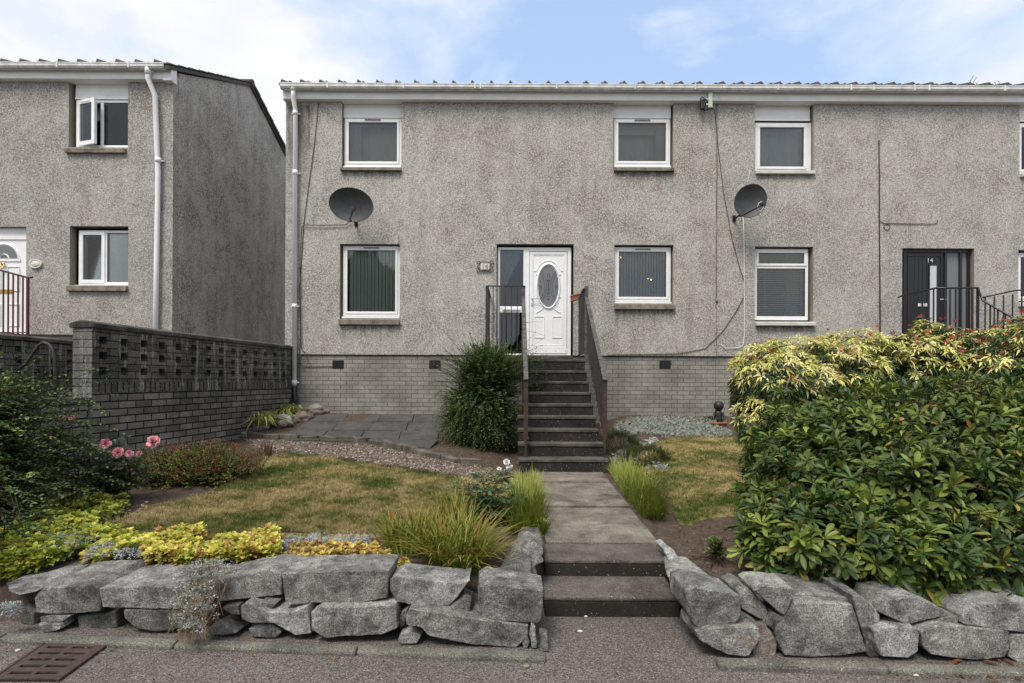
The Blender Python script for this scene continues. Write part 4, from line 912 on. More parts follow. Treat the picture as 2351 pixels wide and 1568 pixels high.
# number plaque 16 with scrolls
def txt(body_, loc, size, mat, parent=None, ext=.002, name='lettering', rot=(math.pi/2, 0, 0)):
    c = bpy.data.curves.new(name, 'FONT'); c.body = body_; c.size = size; c.extrude = ext; c.align_x = 'CENTER'; c.align_y = 'CENTER'; c.space_character = 1.15
    tmp = bpy.data.objects.new('t', c); col.objects.link(tmp); dg = bpy.context.evaluated_depsgraph_get(); me = bpy.data.meshes.new_from_object(tmp.evaluated_get(dg)); bpy.data.objects.remove(tmp)
    me.transform(Matrix.Translation(loc) @ Matrix.Rotation(rot[2], 4, 'Z') @ Matrix.Rotation(rot[0], 4, 'X')); me.materials.clear()
    me.name = name
    return link(name, me, mat, parent)
pc = D(1113.5, 612, YF-.03)
pl = thing('house_number_plaque', 'ivory plaque reading 16 in a wrought iron scroll beside the white door', 'house number', pc)
m = MB(); m.box(pc.x-.085, pc.x+.085, pc.y-.006, pc.y+.006, pc.z-.055, pc.z+.055); m.build('tile', M['ivory'], pl, .003)
txt('16', (pc.x, pc.y-.008, pc.z), .12, M['greytxt'], pl)
m = MB()
for sx in (-1, 1):
    for sz in (-1, 1):
        c0 = Vector((pc.x+sx*.115, pc.y+.005, pc.z+sz*.075)); m.tube([c0+Vector((sx*r_*math.cos(a), 0, sz*r_*math.sin(a))) for a, r_ in [(k*.55-.6, .046-.0035*k) for k in range(11)]], .007, 6)
    m.tube([(pc.x+sx*.095, pc.y+.005, pc.z-.06), (pc.x+sx*.15, pc.y+.005, pc.z), (pc.x+sx*.095, pc.y+.005, pc.z+.06)], .008, 6)
for sz in (-1, 1): m.tube([(pc.x-.1, pc.y+.005, pc.z+sz*.065), (pc.x-.03, pc.y+.005, pc.z+sz*.10), (pc.x, pc.y+.005, pc.z+sz*.085), (pc.x+.03, pc.y+.005, pc.z+sz*.10), (pc.x+.1, pc.y+.005, pc.z+sz*.065)], .007, 6)
m.build('scroll_frame', M['scroll'], pl)

# ---- house number 14 (right)
H14 = thing('terrace_house', 'grey harled house numbered 14 with black front door at the right', 'house', (0, YF+.1, zBB))
oU, oL, oD = rect(1733, 1868, 243, 391), rect(1733, 1867, 566, 738), rect(2071, 2236, 570, 822)
oU2, oL2 = rect(2341, 2480, 247, 400), rect(2338, 2480, 574, 700)
YG = YF+.0
hl = [(oU[0], oU[1], oU[2], zF1), oL, (oD[0], oD[1], 1.98, oD[3]), (oU2[0], oU2[1], oU2[2], zF1), oL2]
facade(H14, 'wall', xP+.004, xE, 1.98, zF1, hl, YG, 'harl14')
m = panel('x', None, None, xP+.004, xE, zBB-.4, 1.978, [], (0, YG+.035, 0), (1, 0, 0), .2, build=False); m.build('brick_base', [M['brick']], H14)
m = MB(); m.box(xP+.006, xE, YG+.012, YG+.034, 1.965, 1.979); m.build('damp_course', M['seal'], H14)
body(H14, xP, xE, YG, YB, zBB, zF1, YR, zRG, zF1-.1, 1.95, [FX(2000), FX(2290)])
tiled_roof(H14, xP+.003, xE, YG-.21, zGT-.015, YR, zRG, YB+.1, zF1)
gutter_run(H14, xP+.003, xE, YG-.18, zGT, zF0, zF1+.03, YG, joints=[FX(1771), FX(1935), FX(1985), FX(2077), FX(2110), FX(2280)])
gable(H14, xE+.2, .2, YG, YR, YB, zBB, zF1, zRG-.12, zF1-.1)
m = MB(); x_, _, z0_, z1_ = rect(1740, 1760, 827, 843); xx1 = FX(1736); m.box(FX(1710), xx1, YG+.028, YG+.0348, FZ(843), FZ(828)); m.build('air_brick', M['blackpl'], H14)
w_ = wobj(H14); f = rect(1738, 1862, 277, 390); y = YG+.085; head_panel(w_, oU[0]+.01, oU[1]-.03, FZ(271, 1800), zF0+.05, y-.01, 'upvc'); g_ = casement(w_, f[0], f[1], f[2], f[3], y, vent=0, sub=.05)
m = MB(); m.box(f[1]+.001, oU[1]-.004, y, y+.05, f[2], f[3]); m.build('frame_extension', M['upvc'], w_, .004); sillblock(w_, 1734, 1869, 391.5, 401, YG, 'sillp')
curtain(w_, g_[0]-.02, g_[1]+.02, g_[2]-.05, g_[3]+.02, y+.25, mat='blind2', name='pane_backing_cloth')
w_ = wobj(H14); f = rect(1736, 1861, 569, 734); zt_ = FZ(611, 1800)
m = MB(); frame_ring(m, f[0], f[1], f[2], f[3], y, .055, .06, .075); m.box(f[0]+.055, f[1]-.055, y, y+.06, zt_-.03, zt_+.03); m.build('frame', M['upvc'], w_, .006)
m = MB(); frame_ring(m, f[0]+.035, f[1]-.035, zt_+.02, f[3]-.035, y-.015, .045); m.build('sash', M['upvc'], w_, .006)
pane(w_, f[0]+.075, f[1]-.075, zt_+.06, f[3]-.075, y+.012); pane(w_, f[0]+.055, f[1]-.055, f[2]+.075, zt_-.03, y+.012)
hblinds(w_, f[0]+.05, f[1]-.05, f[2]+.04, f[3]-.06, y+.08, 30); curtain(w_, f[0]+.04, f[0]+.2, f[2], f[3], y+.3, .2); curtain(w_, f[1]-.3, f[1]-.04, f[2], f[3], y+.3)
sillblock(w_, 1734, 1869, 738, 748.5, YG, 'sillp', .08)
for fr_, sl_ in ((rect(2343, 2476, 278, 396), (2341, 2480, 398, 408)), (rect(2341, 2476, 578, 690), (2337, 2480, 694, 705))):
    w_ = wobj(H14); g_ = casement(w_, *fr_, y, vent=0); sillblock(w_, *sl_, YG, 'sillp')
    if fr_[3] > 5: head_panel(w_, oU2[0]+.01, oU2[1]-.02, fr_[3]+.04, zF0+.05, y-.01, 'upvc')
    else: hblinds(w_, g_[0], g_[1], g_[2], g_[3], y+.12, 16); 
# black door
door = bpy.data.objects.new('door', None); col.objects.link(door); door.parent = H14
x0, x1, z1 = oD[0]+.01, oD[1]-.01, oD[3]-.01; X_ = lambda px: FX(px, 700)
m = MB(); frame_ring(m, x0, x1, 1.985, z1, yd, .05, .08, .04)
for px in (2083, 2178, 2213): m.box(X_(px)-.02, X_(px)+.03, yd+.001, yd+.079, 2.026, z1-.051)
m.build('frame', M['black14'], door, .005)
m = MB(); a, b = X_(2083)+.035, X_(2178)-.025; m.box(a, b, yd+.02, yd+.06, 2.03, z1-.055); frame_ring(m, a+.03, b-.03, 2.08, z1-.10, yd+.008, .03, .011)
for k in range(1, 7): xx = a+.09+(b-a-.18)*k/7; m.box(xx-.003, xx+.003, yd+.0155, yd+.0195, 2.12, z1-.14)
gx0, gx1 = X_(2143), X_(2158); frame_ring(m, gx0-.03, gx1+.03, FZ(742, 2150), FZ(604, 2150), yd+.004, .025, .0155)
m.build('leaf', M['black14'], door, .004)
m = MB(); m.box(gx0, gx1, yd+.012, yd+.0155, FZ(742, 2150)+.02, FZ(604, 2150)-.02); m.build('glass_strip', M['blind2'], door)
m = MB(); m.box(x0+.052, X_(2083)-.022, yd+.03, yd+.045, 2.03, z1-.052); m.box(X_(2178)+.032, X_(2213)-.022, yd+.03, yd+.045, 2.03, z1-.052); m.box(X_(2213)+.032, x1-.052, yd+.03, yd+.045, 2.03, z1-.052); m.build('side_glass', M['frost'], door)
p = D(2135, 598, yd); txt('14', (p.x, yd-.0, p.z), .11, M['silvertxt'], door)
m = MB()
for k in range(3):
    q = D(2110.5+k*8.5, 700, yd); m.box(q.x-.027, q.x+.027, yd-.004, yd+.0155, q.z-.03, q.z+.03)
m.build('letter_plate', M['silvertxt'], door, .003)
m = MB(); q = D(2167, 688, yd); m.tube([(q.x, yd+.01, q.z), (q.x, yd-.04, q.z), (q.x-.1, yd-.04, q.z)], .009, 8); m.build('handle', M['silvertxt'], door)

# ---- left house
XL = D(397, 500, YL).x; zLo = (FZ(155, 200, YL)-FZ(205, 700))   # stepped up
HL = thing('terrace_house', 'grey harled house at the left with exposed gable end and an open upper window', 'house', (-8, YL, 1.2))
zGL = D(395, 160, YL).z; zLF1, zLF0 = zGL-.06, zGL-.235; zLB = D(150, 768, YL).z
r_ = lambda *a: rect(*a, YL)
oU, oL, oD = r_(158, 294, 186, 338), r_(160, 294.5, 519, 655), r_(-60, 60, 520, 768)
facade(HL, 'wall', -12.5, XL-.2, zLB, zLF1, [(oU[0], oU[1], oU[2], zLF1), oL, (oD[0], oD[1], zLB, oD[3])], YL, 'harlL')
m = MB(); m.box(XL-.199, XL-.004, YL, YL+.16, zLB, zLF1); m.build('wall_corner', M['harlL'], HL)
m = panel('x', None, None, -12.5, XL-.03, .2, zLB-.002, [], (0, YL+.06, 0), (1, 0, 0), .2, build=False); m.build('brick_base', [M['brick']], HL)
zRL = D(570, 190, YR).z
gable(HL, XL, .2, YL+.161, YR, YB+.1, .3, zGL+.02, zRL-.08, D(650, 372, 15.7).z-.42, 'gable_wall', 'harlG')
body(HL, -12.5, XL-.2, YL, YB, .5, zLF1, YR, zRL, zLF1-.1, zLB-.02, [D(90, 500, YL).x])
tiled_roof(HL, -12.4, XL+.05, YL-.21, zGL-.015, YR, zRL, YB+.2, D(650, 366, 15.7).z-.37)
gutter_run(HL, -12.4, XL-.04, YL-.18, zGL, zLF0, zLF1+.03, YL, joints=[FX(155, 160, YL), FX(315, 160, YL)])
m = MB(); m.box(XL-.13, XL+.03, YL-.12, YL+.06, zLF0-.03, zLF1+.07); m.build('box_end', M['fascia'], HL, .006)
xq = D(354, 200, YL).x; xq2 = D(365, 500, YL).x
downpipe(HL, [(xq, YL-.18, zGL-.03), (xq, YL-.18, zGL-.26), (xq+.06, YL-.07, zGL-.52), (xq2+.02, YL-.065, D(370, 400, YL).z), (xq2, YL-.065, D(366, 600, YL).z), (xq2-.03, YL-.065, 1.2)], .045, [((xq, YL-.18, zGL-.12), .08), ((xq2+.02, YL-.065, D(370, 371, YL).z), .045)])
# upper window with one leaf open
w_ = wobj(HL, 'white window with its left casement swung open'); f = r_(166, 293.5, 224, 336); y = YL+.09; xm = (f[0]+f[1])/2-.03
head_panel(w_, oU[0]+.06, f[1], D(230, 221, YL).z, zLF0+.03, y-.01)
m = MB(); frame_ring(m, f[0], f[1], f[2], f[3], y, .05, .06, .06); m.box(xm-.03, xm+.03, y+.001, y+.059, f[2]+.061, f[3]-.051); m.build('frame', M['upvc'], w_, .005)
pane(w_, xm+.03, f[1]-.05, f[2]+.06, f[3]-.05, y+.015)
ca = bpy.data.objects.new('casement', None); col.objects.link(ca); ca.parent = w_
hx = f[0]+.04; wd = xm-hx-.0; an = R(-17)
def rotp(m_):
    m_.v = [((v[0]-hx)*math.cos(an)-(v[1]-y)*math.sin(an)+hx, (v[0]-hx)*math.sin(an)+(v[1]-y)*math.cos(an)+y-.01, v[2]) for v in m_.v]
m = MB(); frame_ring(m, hx, hx+wd, f[2]+.03, f[3]-.03, y-.02, .075, .05); m.box(hx+wd/2-.12, hx+wd/2+.12, y-.03, y-.0205, f[3]-.08, f[3]-.06); rotp(m); m.build('sash', M['upvc'], ca)
m = MB(); m.box(hx+.07, hx+wd-.07, y-.0, y+.01, f[2]+.1, f[3]-.1); rotp(m); m.build('pane', M['glass'], ca)
curtain(w_, f[0]+.05, f[1]-.05, f[3]-.28, f[3]-.02, y+.25, mat='net'); sillblock(w_, 153, 291, 341, 353, YL)
plastic_cill(w_, f[0]-.02, f[1], f[2]-.05, f[2]-.001, y-.02)
w_ = wobj(HL); f = r_(172, 294, 526, 652); xm = D(234, 590, YL).x
m = MB(); frame_ring(m, f[0], f[1], f[2], f[3], y, .05, .06, .055); m.box(xm-.03, xm+.03, y+.001, y+.059, f[2]+.056, f[3]-.051); m.build('frame', M['upvc'], w_, .005)
m = MB(); frame_ring(m, f[0]+.03, xm-.005, f[2]+.035, f[3]-.03, y-.018, .06, .05); m.box(f[0]+.18, f[0]+.4, y-.025, y-.0185, f[3]-.07, f[3]-.055); m.build('sash', M['upvc'], w_, .005)
pane(w_, f[0]+.085, xm-.06, f[2]+.09, f[3]-.085, y+.012); pane(w_, xm+.03, f[1]-.05, f[2]+.055, f[3]-.05, y+.012)
vblinds(w_, f[0]+.07, f[1]-.05, f[2]+.02, f[3]-.04, y+.075, 11, 'blind', .07, .2); sillblock(w_, 157, 294, 655, 669, YL); plastic_cill(w_, f[0]-.02, f[1], f[2]-.04, f[2]-.001, y-.02)
# white door of the left house
door = bpy.data.objects.new('door', None); col.objects.link(door); door.parent = HL; y = YL+.075
x1 = oD[1]-.01; x0 = x1-.98; zt_ = D(30, 540, YL).z; zb_ = zLB+.01; dxl = x1-.06
m = MB(); frame_ring(m, x0, x1, zb_, zt_, y, .06, .07, .03); m.box(oD[0], x0, y, y+.06, zb_, zt_); m.box(oD[0], x1, y+.01, y+.06, zt_, oD[3]); m.build('frame', M['upvc'], door, .005)
m = MB(); m.box(x0+.06, x1-.06, y+.02, y+.05, zb_+.03, zt_-.06); dc = (x0+x1)/2; az = D(20, 592, YL).z
oval_ring(m, dc, az, .25, .25, .31, .31, y+.0, y+.021, 24, (0, math.pi)); m.box(dc-.31, dc+.31, y+.004, y+.0195, az-.05, az)
for s in (-1, 1):
    xa, xb = sorted((dc+s*.06, dc+s*.30)); frame_ring(m, xa, xb, az-.62, az-.14, y+.006, .018, .0135); frame_ring(m, xa, xb, zb_+.15, az-.86, y+.006, .018, .0135)
m.build('leaf', M['upvc'], door, .004)
m = MB(); pts = [(dc+.25*math.cos(math.pi*k/20), y+.016, az+.25*math.sin(math.pi*k/20)) for k in range(21)]; m.quad(pts[::-1]); m.build('arched_glass', M['frost'], door)
m = MB(); oval_ring(m, dc, az+.0, .07, .07, .10, .10, y-.004, y+.016, 16, (0, math.pi)); m.build('glass_moulding', M['upvc'], door)
m = MB(); m.lathe([(.001, 0), (.035, .01), (.03, .02), (.001, .03)], (dc-.0, y+.0, az-.1), 12, axis=(0, -1, 0)); m.tube([(dc-.03, y-.02, az-.1), (dc-.035, y-.03, az-.17), (dc, y-.03, az-.2), (dc+.035, y-.03, az-.17), (dc+.03, y-.02, az-.1)], .009, 6); m.build('knocker', M['brass'], door)
m = MB(); zz = D(20, 667, YL).z; m.box(dc-.15, dc+.17, y+.004, y+.0195, zz-.035, zz+.035); m.build('letter_plate', M['brass'], door, .004)
m = MB(); m.box(oD[0]-.2, x1+.06, YL-.9, YL+.1, zLB-.14, zLB-.004); m.build('doorstep', M['tread'], door, .006)
pc = D(82, 606, YL-.02); pl = thing('house_name_plaque', 'white oval plaque with a rope edge beside the left white door', 'plaque', pc)
m = MB(); m.lathe([(.001, .014), (.085, .012), (.092, .004), (.10, .018), (.118, .018), (.122, 0), (.12, -.012)], pc, 28, axis=(0, -1, 0)); m.build('oval_plate', M['ivory'], pl)
for v in pl.children[0].data.vertices: v.co.z = pc.z+(v.co.z-pc.z)*.72
# EOF-HOUSES
# ------------------------------------------------------------------ perforated boundary wall
def perf_wall(name, label, A, dirv, length, z0, zsold, zbase, ztop, thick, hs, hole_w, nh, start, matp, cop_over, sold=True):
    t = thing(name, label, 'wall', (A[0], A[1], z0)); o = (A[0], A[1], 0); d = Vector(dirv).normalized(); n = Vector((-d.y, d.x, 0))
    ch = (ztop-zbase)/7
    holes = [(start+i*hs-hole_w/2, start+i*hs+hole_w/2, zbase+ch*k, zbase+ch*(k+1)) for i in range(nh) for k in (1, 3, 5)]
    panel('perforated_band', [M['brickT'], M['brickT']], t, 0, length, zbase, ztop, holes, o, d, thick, 1)
    if sold: panel('soldier_course', M['brickS'], t, 0, length, zsold, zbase-.002, [], Vector(o)-n*.006, d, thick)
    panel('brickwork', M['brickW'], t, 0, length, z0, zsold-.002, [], Vector(o)-n*.002, d, thick)
    m = MB(); nseg = max(2, int(length/.9))
    for i in range(nseg):
        a, b = -cop_over*(i == 0)+length*i/nseg+.004*(i > 0), length*(i+1)/nseg; q = []
        for (tt, zz) in ((-.03, 0), (thick+.03, 0)): pass
        P = lambda u, tt, zz: Vector(o)+d*u+n*tt+Vector((0, 0, ztop+.002+zz))
        m.hexa([P(a, -.035, 0), P(b, -.035, 0), P(b, thick+.035, 0), P(a, thick+.035, 0), P(a, -.035, .05), P(b, -.035, .05), P(b, thick+.035, .05), P(a, thick+.035, .05)])
        m.hexa([P(a, -.035, .051), P(b, -.035, .051), P(b, thick+.035, .051), P(a, thick+.035, .051), P(a+.01, thick*.35, .085), P(b, thick*.35, .085), P(b, thick*.65, .085), P(a+.01, thick*.65, .085)])
    m.build('coping', M['coping'], t, .008)
    return t, d, n
M['coping'] = concrete('coping_concrete', (.03, .028, .026), (.11, .108, .10), .6)
A = (-4.70, 6.15); B = (-4.18, 10.52); Lw = math.hypot(B[0]-A[0], B[1]-A[1])
wt, wd_, wn = perf_wall('garden_wall', 'dark weathered brick boundary wall with three rows of square holes left of the patio', A, (B[0]-A[0], B[1]-A[1], 0), Lw, .1, 1.335, 1.455, 2.065, .235, .300, .105, 14, .135, None, .03)
m = MB(); q = Vector((A[0], A[1], 0)); P = lambda u, tt, z: q+wd_*u+wn*tt+Vector((0, 0, z))
m.hexa([P(-.012, .0, .1), P(-.002, .0, .1), P(-.002, .238, .1), P(-.012, .238, .1), P(-.012, -.0, 2.06), P(-.002, -.0, 2.06), P(-.002, .238, 2.06), P(-.012, .238, 2.06)]); m.build('pier_end', M['pier'], wt)
lw = thing('garden_wall', 'low brick wall running forward in front of the tall perforated wall, half hidden by the left shrub', 'wall', (-4.8, 5.2, .2))
o1 = Vector((-4.70, 6.13, 0)); d1 = Vector((-.02, 1, 0)).normalized()
panel('brickwork', M['brickW'], lw, 0, 2.2, .0, 1.22, [], o1-d1*2.2+Vector((-.04, 0, 0)), d1, .22)
m = MB(); m.box(-4.98, -4.68, 3.9, 6.12, 1.222, 1.29); m.build('coping', M['coping'], lw, .008)
fw, _, _ = perf_wall('garden_wall', 'brown perforated brick wall beside the left house path, farther back at the left edge', (-6.93, 5.4), (0, 1, 0), 4.9, .3, 1.37, 1.47, 2.03, .22, .30, .105, 14, .2, None, .0)
# curved handrail behind the left shrub
def onpx(pts, Y): return [D(x, y, Y) for x, y in pts]
hr = thing('handrail', 'black curved tubular handrail rising out of the left shrub', 'handrail', D(128, 900, 5.9))
m = MB(); m.tube(onpx([(40, 850), (60, 835), (75, 812), (88, 793), (100, 786), (112, 790), (121, 803), (125, 822), (126, 860), (127, 930)], 5.9), .016, 8); m.build('tube', M['iron'], hr)

# ------------------------------------------------------------------ front steps and landing
st = thing('front_steps', 'dark concrete flight of steps rising to the white front door', 'steps', (.7, 7.3, .28))
zs = [.282, .454, .631, .806, .976, 1.145, 1.318, 1.490, 1.665, 1.862]; Yn = lambda n: 7.3+.25*(n-1)
for n in range(1, 10):
    x0 = .085 if n <= 4 else .165; x1 = 1.30 if n <= 2 else 1.245; y0 = Yn(n); y1 = Yn(n+1)+.03 if n < 9 else YF-.035
    x0 -= .0; 
    if n == 9: x0 = -.50
    m = MB(); m.box(x0+.01, x1-.01, y0+.012, YF+.03 if n == 9 else y1+.02, zs[n-1]-.12 if n > 1 else .1, zs[n]-.045, 0)
    if n < 9 and n > 1: m.box(x0+.015, x1-.015, y0+.3, y1+.3, zs[0]-.2, zs[n]-.13, 0)
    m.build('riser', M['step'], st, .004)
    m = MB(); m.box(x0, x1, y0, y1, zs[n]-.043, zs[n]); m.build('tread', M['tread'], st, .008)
m = MB(); m.box(-.47, 1.2, 9.35, YF+.03, .4, 1.74); m.build('base', M['brick'], st)
ls = thing('street_steps', 'two wide concrete steps leading up from the pavement to the garden path', 'steps', (.66, 3.5, 0))
for (a, b, y0, y1, z0, z1) in ((.215, 1.075, 3.48, 3.90, -.1, .128), (.235, 1.105, 3.845, 4.235, .06, .243)):
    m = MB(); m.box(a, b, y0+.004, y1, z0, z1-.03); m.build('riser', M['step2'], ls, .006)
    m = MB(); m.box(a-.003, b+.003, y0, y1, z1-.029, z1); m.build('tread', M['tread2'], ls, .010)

def railing(name, label, parts, at):
    t = thing(name, label, 'railing', at)
    for nm, mat, ms in parts:
        for mm in ms: mm.build(nm, M[mat], t, .002)
    return t
# right rail
xr = 1.262; ztop_l, zl0, zb0 = 3.10, 2.90, 1.525
def stair_rail(x, name, label, at, left=False):
    y_b, y_t = 7.45, 9.32; parts = []
    def zr(y): return zb0+(zl0-zb0)*(y-y_b)/(y_t-y_b)
    def zlow(y): return .93+(2.10-.93)*(y-y_b)/(y_t-y_b)
    a = MB(); a.bar((x, y_b-.03, zr(y_b)-.02), (x, y_t, zr(y_t)), .062, .024)
    t1 = MB(); t1.bar((x, y_b, zlow(y_b)-.30), (x, y_t-.03, zlow(y_t)-.08), .03, .012)
    posts = []
    m = MB(); m.bar((x, y_b, .46), (x, y_b, zr(y_b)-.02), .026, .022, up=(0, 1, 0)); posts.append(m)
    m = MB(); m.box(x-.029, x+.029, y_b-.012, y_b+.012, .70, zr(y_b)-.015); posts.append(m)
    m = MB(); m.box(x-.03, x+.03, y_t-.012, y_t+.012, 1.80, ztop_l); posts.append(m)
    bal = []
    n = 15
    for i in range(1, n):
        y = y_b+(y_t-y_b)*i/n; m = MB(); zlo = (zlow(y_b)-.30)+((zlow(y_t)-.08)-(zlow(y_b)-.30))*(y-y_b)/(y_t-y_b); m.box(x-.009, x+.009, y-.009, y+.009, zlo, zr(y)-.006); bal.append(m)
    yy = y_t+.02
    parts += [('top_rail', 'ironpeel', [a]), ('bottom_rail', 'ironrust', [t1]), ('post', 'ironrust', posts[:2]), ('post', 'ironpeel', posts[2:]), ('baluster', 'iron', bal)]
    if not left:
        a = MB(); a.bar((x, y_t-.01, ztop_l), (x, YF, ztop_l), .05, .014); b = MB(); b.bar((x, y_t, 1.98), (x, YF, 1.98), .03, .012); bal = []
        for i in range(1, 10):
            y = y_t+(YF-y_t)*i/10; m = MB(); m.box(x-.010, x+.010, y-.010, y+.010, 1.985, ztop_l-.007); bal.append(m)
        parts += [('top_rail', 'ironpeel', [a]), ('bottom_rail', 'ironrust', [b]), ('baluster', 'iron', bal)]
    else:
        xl = -.43; a = MB(); a.bar((xl, y_t, ztop_l), (x+.03, y_t, ztop_l), .045, .014, up=(0, 0, 1)); b = MB(); b.bar((xl, y_t, 1.98), (x, y_t, 1.98), .03, .012)
        a2 = MB(); a2.bar((xl, y_t, ztop_l), (xl, YF, ztop_l), .045, .014); b2 = MB(); b2.bar((xl, y_t, 1.98), (xl, YF, 1.98), .03, .012)
        m = MB(); m.box(xl-.024, xl+.024, y_t-.024, y_t+.024, 1.80, ztop_l+.003); bal = []
        for i in range(1, 6):
            xx = xl+(x-xl)*i/6; k = MB(); k.box(xx-.007, xx+.007, y_t-.007, y_t+.007, 1.985, ztop_l-.007); bal.append(k)
        for i in range(1, 10):
            y = y_t+(YF-y_t)*i/10; k = MB(); k.box(xl-.007, xl+.007, y-.007, y+.007, 1.985, ztop_l-.007); bal.append(k)
        parts += [('top_rail', 'iron', [a, a2]), ('bottom_rail', 'iron', [b, b2]), ('post', 'iron', [m]), ('baluster', 'iron', bal)]
    return railing(name, label, parts, at)
stair_rail(xr, 'stair_railing', 'rusty black railing on the right side of the front steps', (xr, 7.45, .45))
stair_rail(.19, 'stair_railing', 'rusty railing on the left of the front steps with a square landing guard', (.19, 7.45, .45), True)
# little terracotta basket on the rail
pc = D(1320, 684, 9.6)
pt = thing('hanging_planter', 'small terracotta trough hooked on the top of the right stair railing', 'planter', pc)
m = MB(); cs = math.cos(R(-14)); sn = math.sin(R(-14))
def rt(p): x, y, z = p; return (pc.x+x*cs+z*sn*-1, pc.y+y, pc.z-x*sn*-1*-1+z*cs)
def trough(m, w, d, h, k=.75):
    pts = [(-w*k, -d*k, -h), (w*k, -d*k, -h), (w*k, d*k, -h), (-w*k, d*k, -h), (-w, -d, h), (w, -d, h), (w, d, h), (-w, d, h)]; m.hexa([rt(p) for p in pts])
trough(m, .085, .07, .055); m.build('trough', M['terra'], pt, .004)
m = MB(); pts = [(-.095, -.078, .038), (.095, -.078, .038), (.095, .078, .038), (-.095, .078, .038), (-.095, -.078, .062), (.095, -.078, .062), (.095, .078, .062), (-.095, .078, .062)]; m.hexa([rt(p) for p in pts]); m.build('rim', M['terra'], pt, .004)
m = MB(); m.tube([rt((.0, 0, .06)), rt((.1, 0, .13)), (xr, pc.y, ztop_l+.015)], .004, 5); m.build('hook', M['iron'], pt)
# railing of number 14
y14 = YG-1.1
def pxz(px, py, Y=y14): return D(px, py, Y)
t14 = thing('stair_railing', 'thin black railing in front of the black door numbered 14', 'railing', pxz(2240, 800))
a = MB(); a.tube([pxz(2062, 683, YG-.05), pxz(2080, 676, YG-.3), pxz(2150, 661), pxz(2245, 661)], .016, 8); a.build('top_rail', M['black14'], t14)
for i in range(14):
    px = 2080+i*(2245-2080)/13; top = 676-(px-2080)*.21 if px < 2150 else 661; m = MB(); p = pxz(px, top+1); r_b = .016 if i == 13 else .009; m.box(p.x-r_b, p.x+r_b, y14-r_b, y14+r_b, 1.4, p.z); m.build('post' if i == 13 else 'baluster', M['black14'], t14)
m = MB(); m.bar((pxz(2080, 700).x, y14, 1.95), (pxz(2245, 700).x, y14, 1.95), .02, .012); m.build('bottom_rail', M['black14'], t14)
m = MB(); m.tube([pxz(2245, 661), pxz(2256, 690, y14-.1), pxz(2351, 744, y14-.6), pxz(2500, 830, y14-1.4)], .016, 8); m.build('handrail', M['black14'], t14)
for i in range(1, 14):
    f = i/14; Y = y14-.1-f*1.3; px = 2256+f*(2500-2256); py = 690+f*140; p = pxz(px, py, Y); m = MB(); m.box(p.x-.008, p.x+.008, Y-.008, Y+.008, p.z-1.0, p.z); m.build('baluster', M['black14'], t14)
t2 = thing('stair_railing', 'second black railing by the wall at the far right edge', 'railing', pxz(2300, 800, YG-.3))
m = MB(); m.tube([pxz(2255, 683, YG-.5), pxz(2330, 667, YG-.5), pxz(2480, 660, YG-.5)], .014, 8); m.build('top_rail', M['black14'], t2)
for i in range(10):
    p = pxz(2262+i*21, 682-i*1.9, YG-.5); m = MB(); m.box(p.x-.008, p.x+.008, YG-.508, YG-.492, 1.5, p.z); m.build('baluster', M['black14'], t2)
m = MB(); m.box(oD0 if False else FX(2040), FX(2270), YG-1.25, YG-.03, .6, 1.93); m.build('landing', M['tread'], H14)
# railing of the left house
yl = YL-1.0
tl = thing('stair_railing', 'maroon balusters under a black rail in front of the left white door', 'railing', D(68, 768, yl))
m = MB(); m.tube([D(-60, 604, yl), D(0, 620, yl), D(66, 638, yl), D(74, 637, yl)], .016, 8); m.build('top_rail', M['iron'], tl)
for i in range(12):
    px = 64-i*11.2; p = D(px, 637-(64-px)*.26, yl); zb_ = D(px, 768, yl).z; rr = .017 if i == 0 else .009; m = MB(); m.box(p.x-rr, p.x+rr, yl-rr, yl+rr, zb_, p.z); m.build('post' if i == 0 else 'baluster', M['maroon'], tl)
m = MB(); p0, p1 = D(-70, 763, yl), D(64, 763, yl); m.bar(p0, p1, .02, .014); m.build('bottom_rail', M['maroon'], tl)

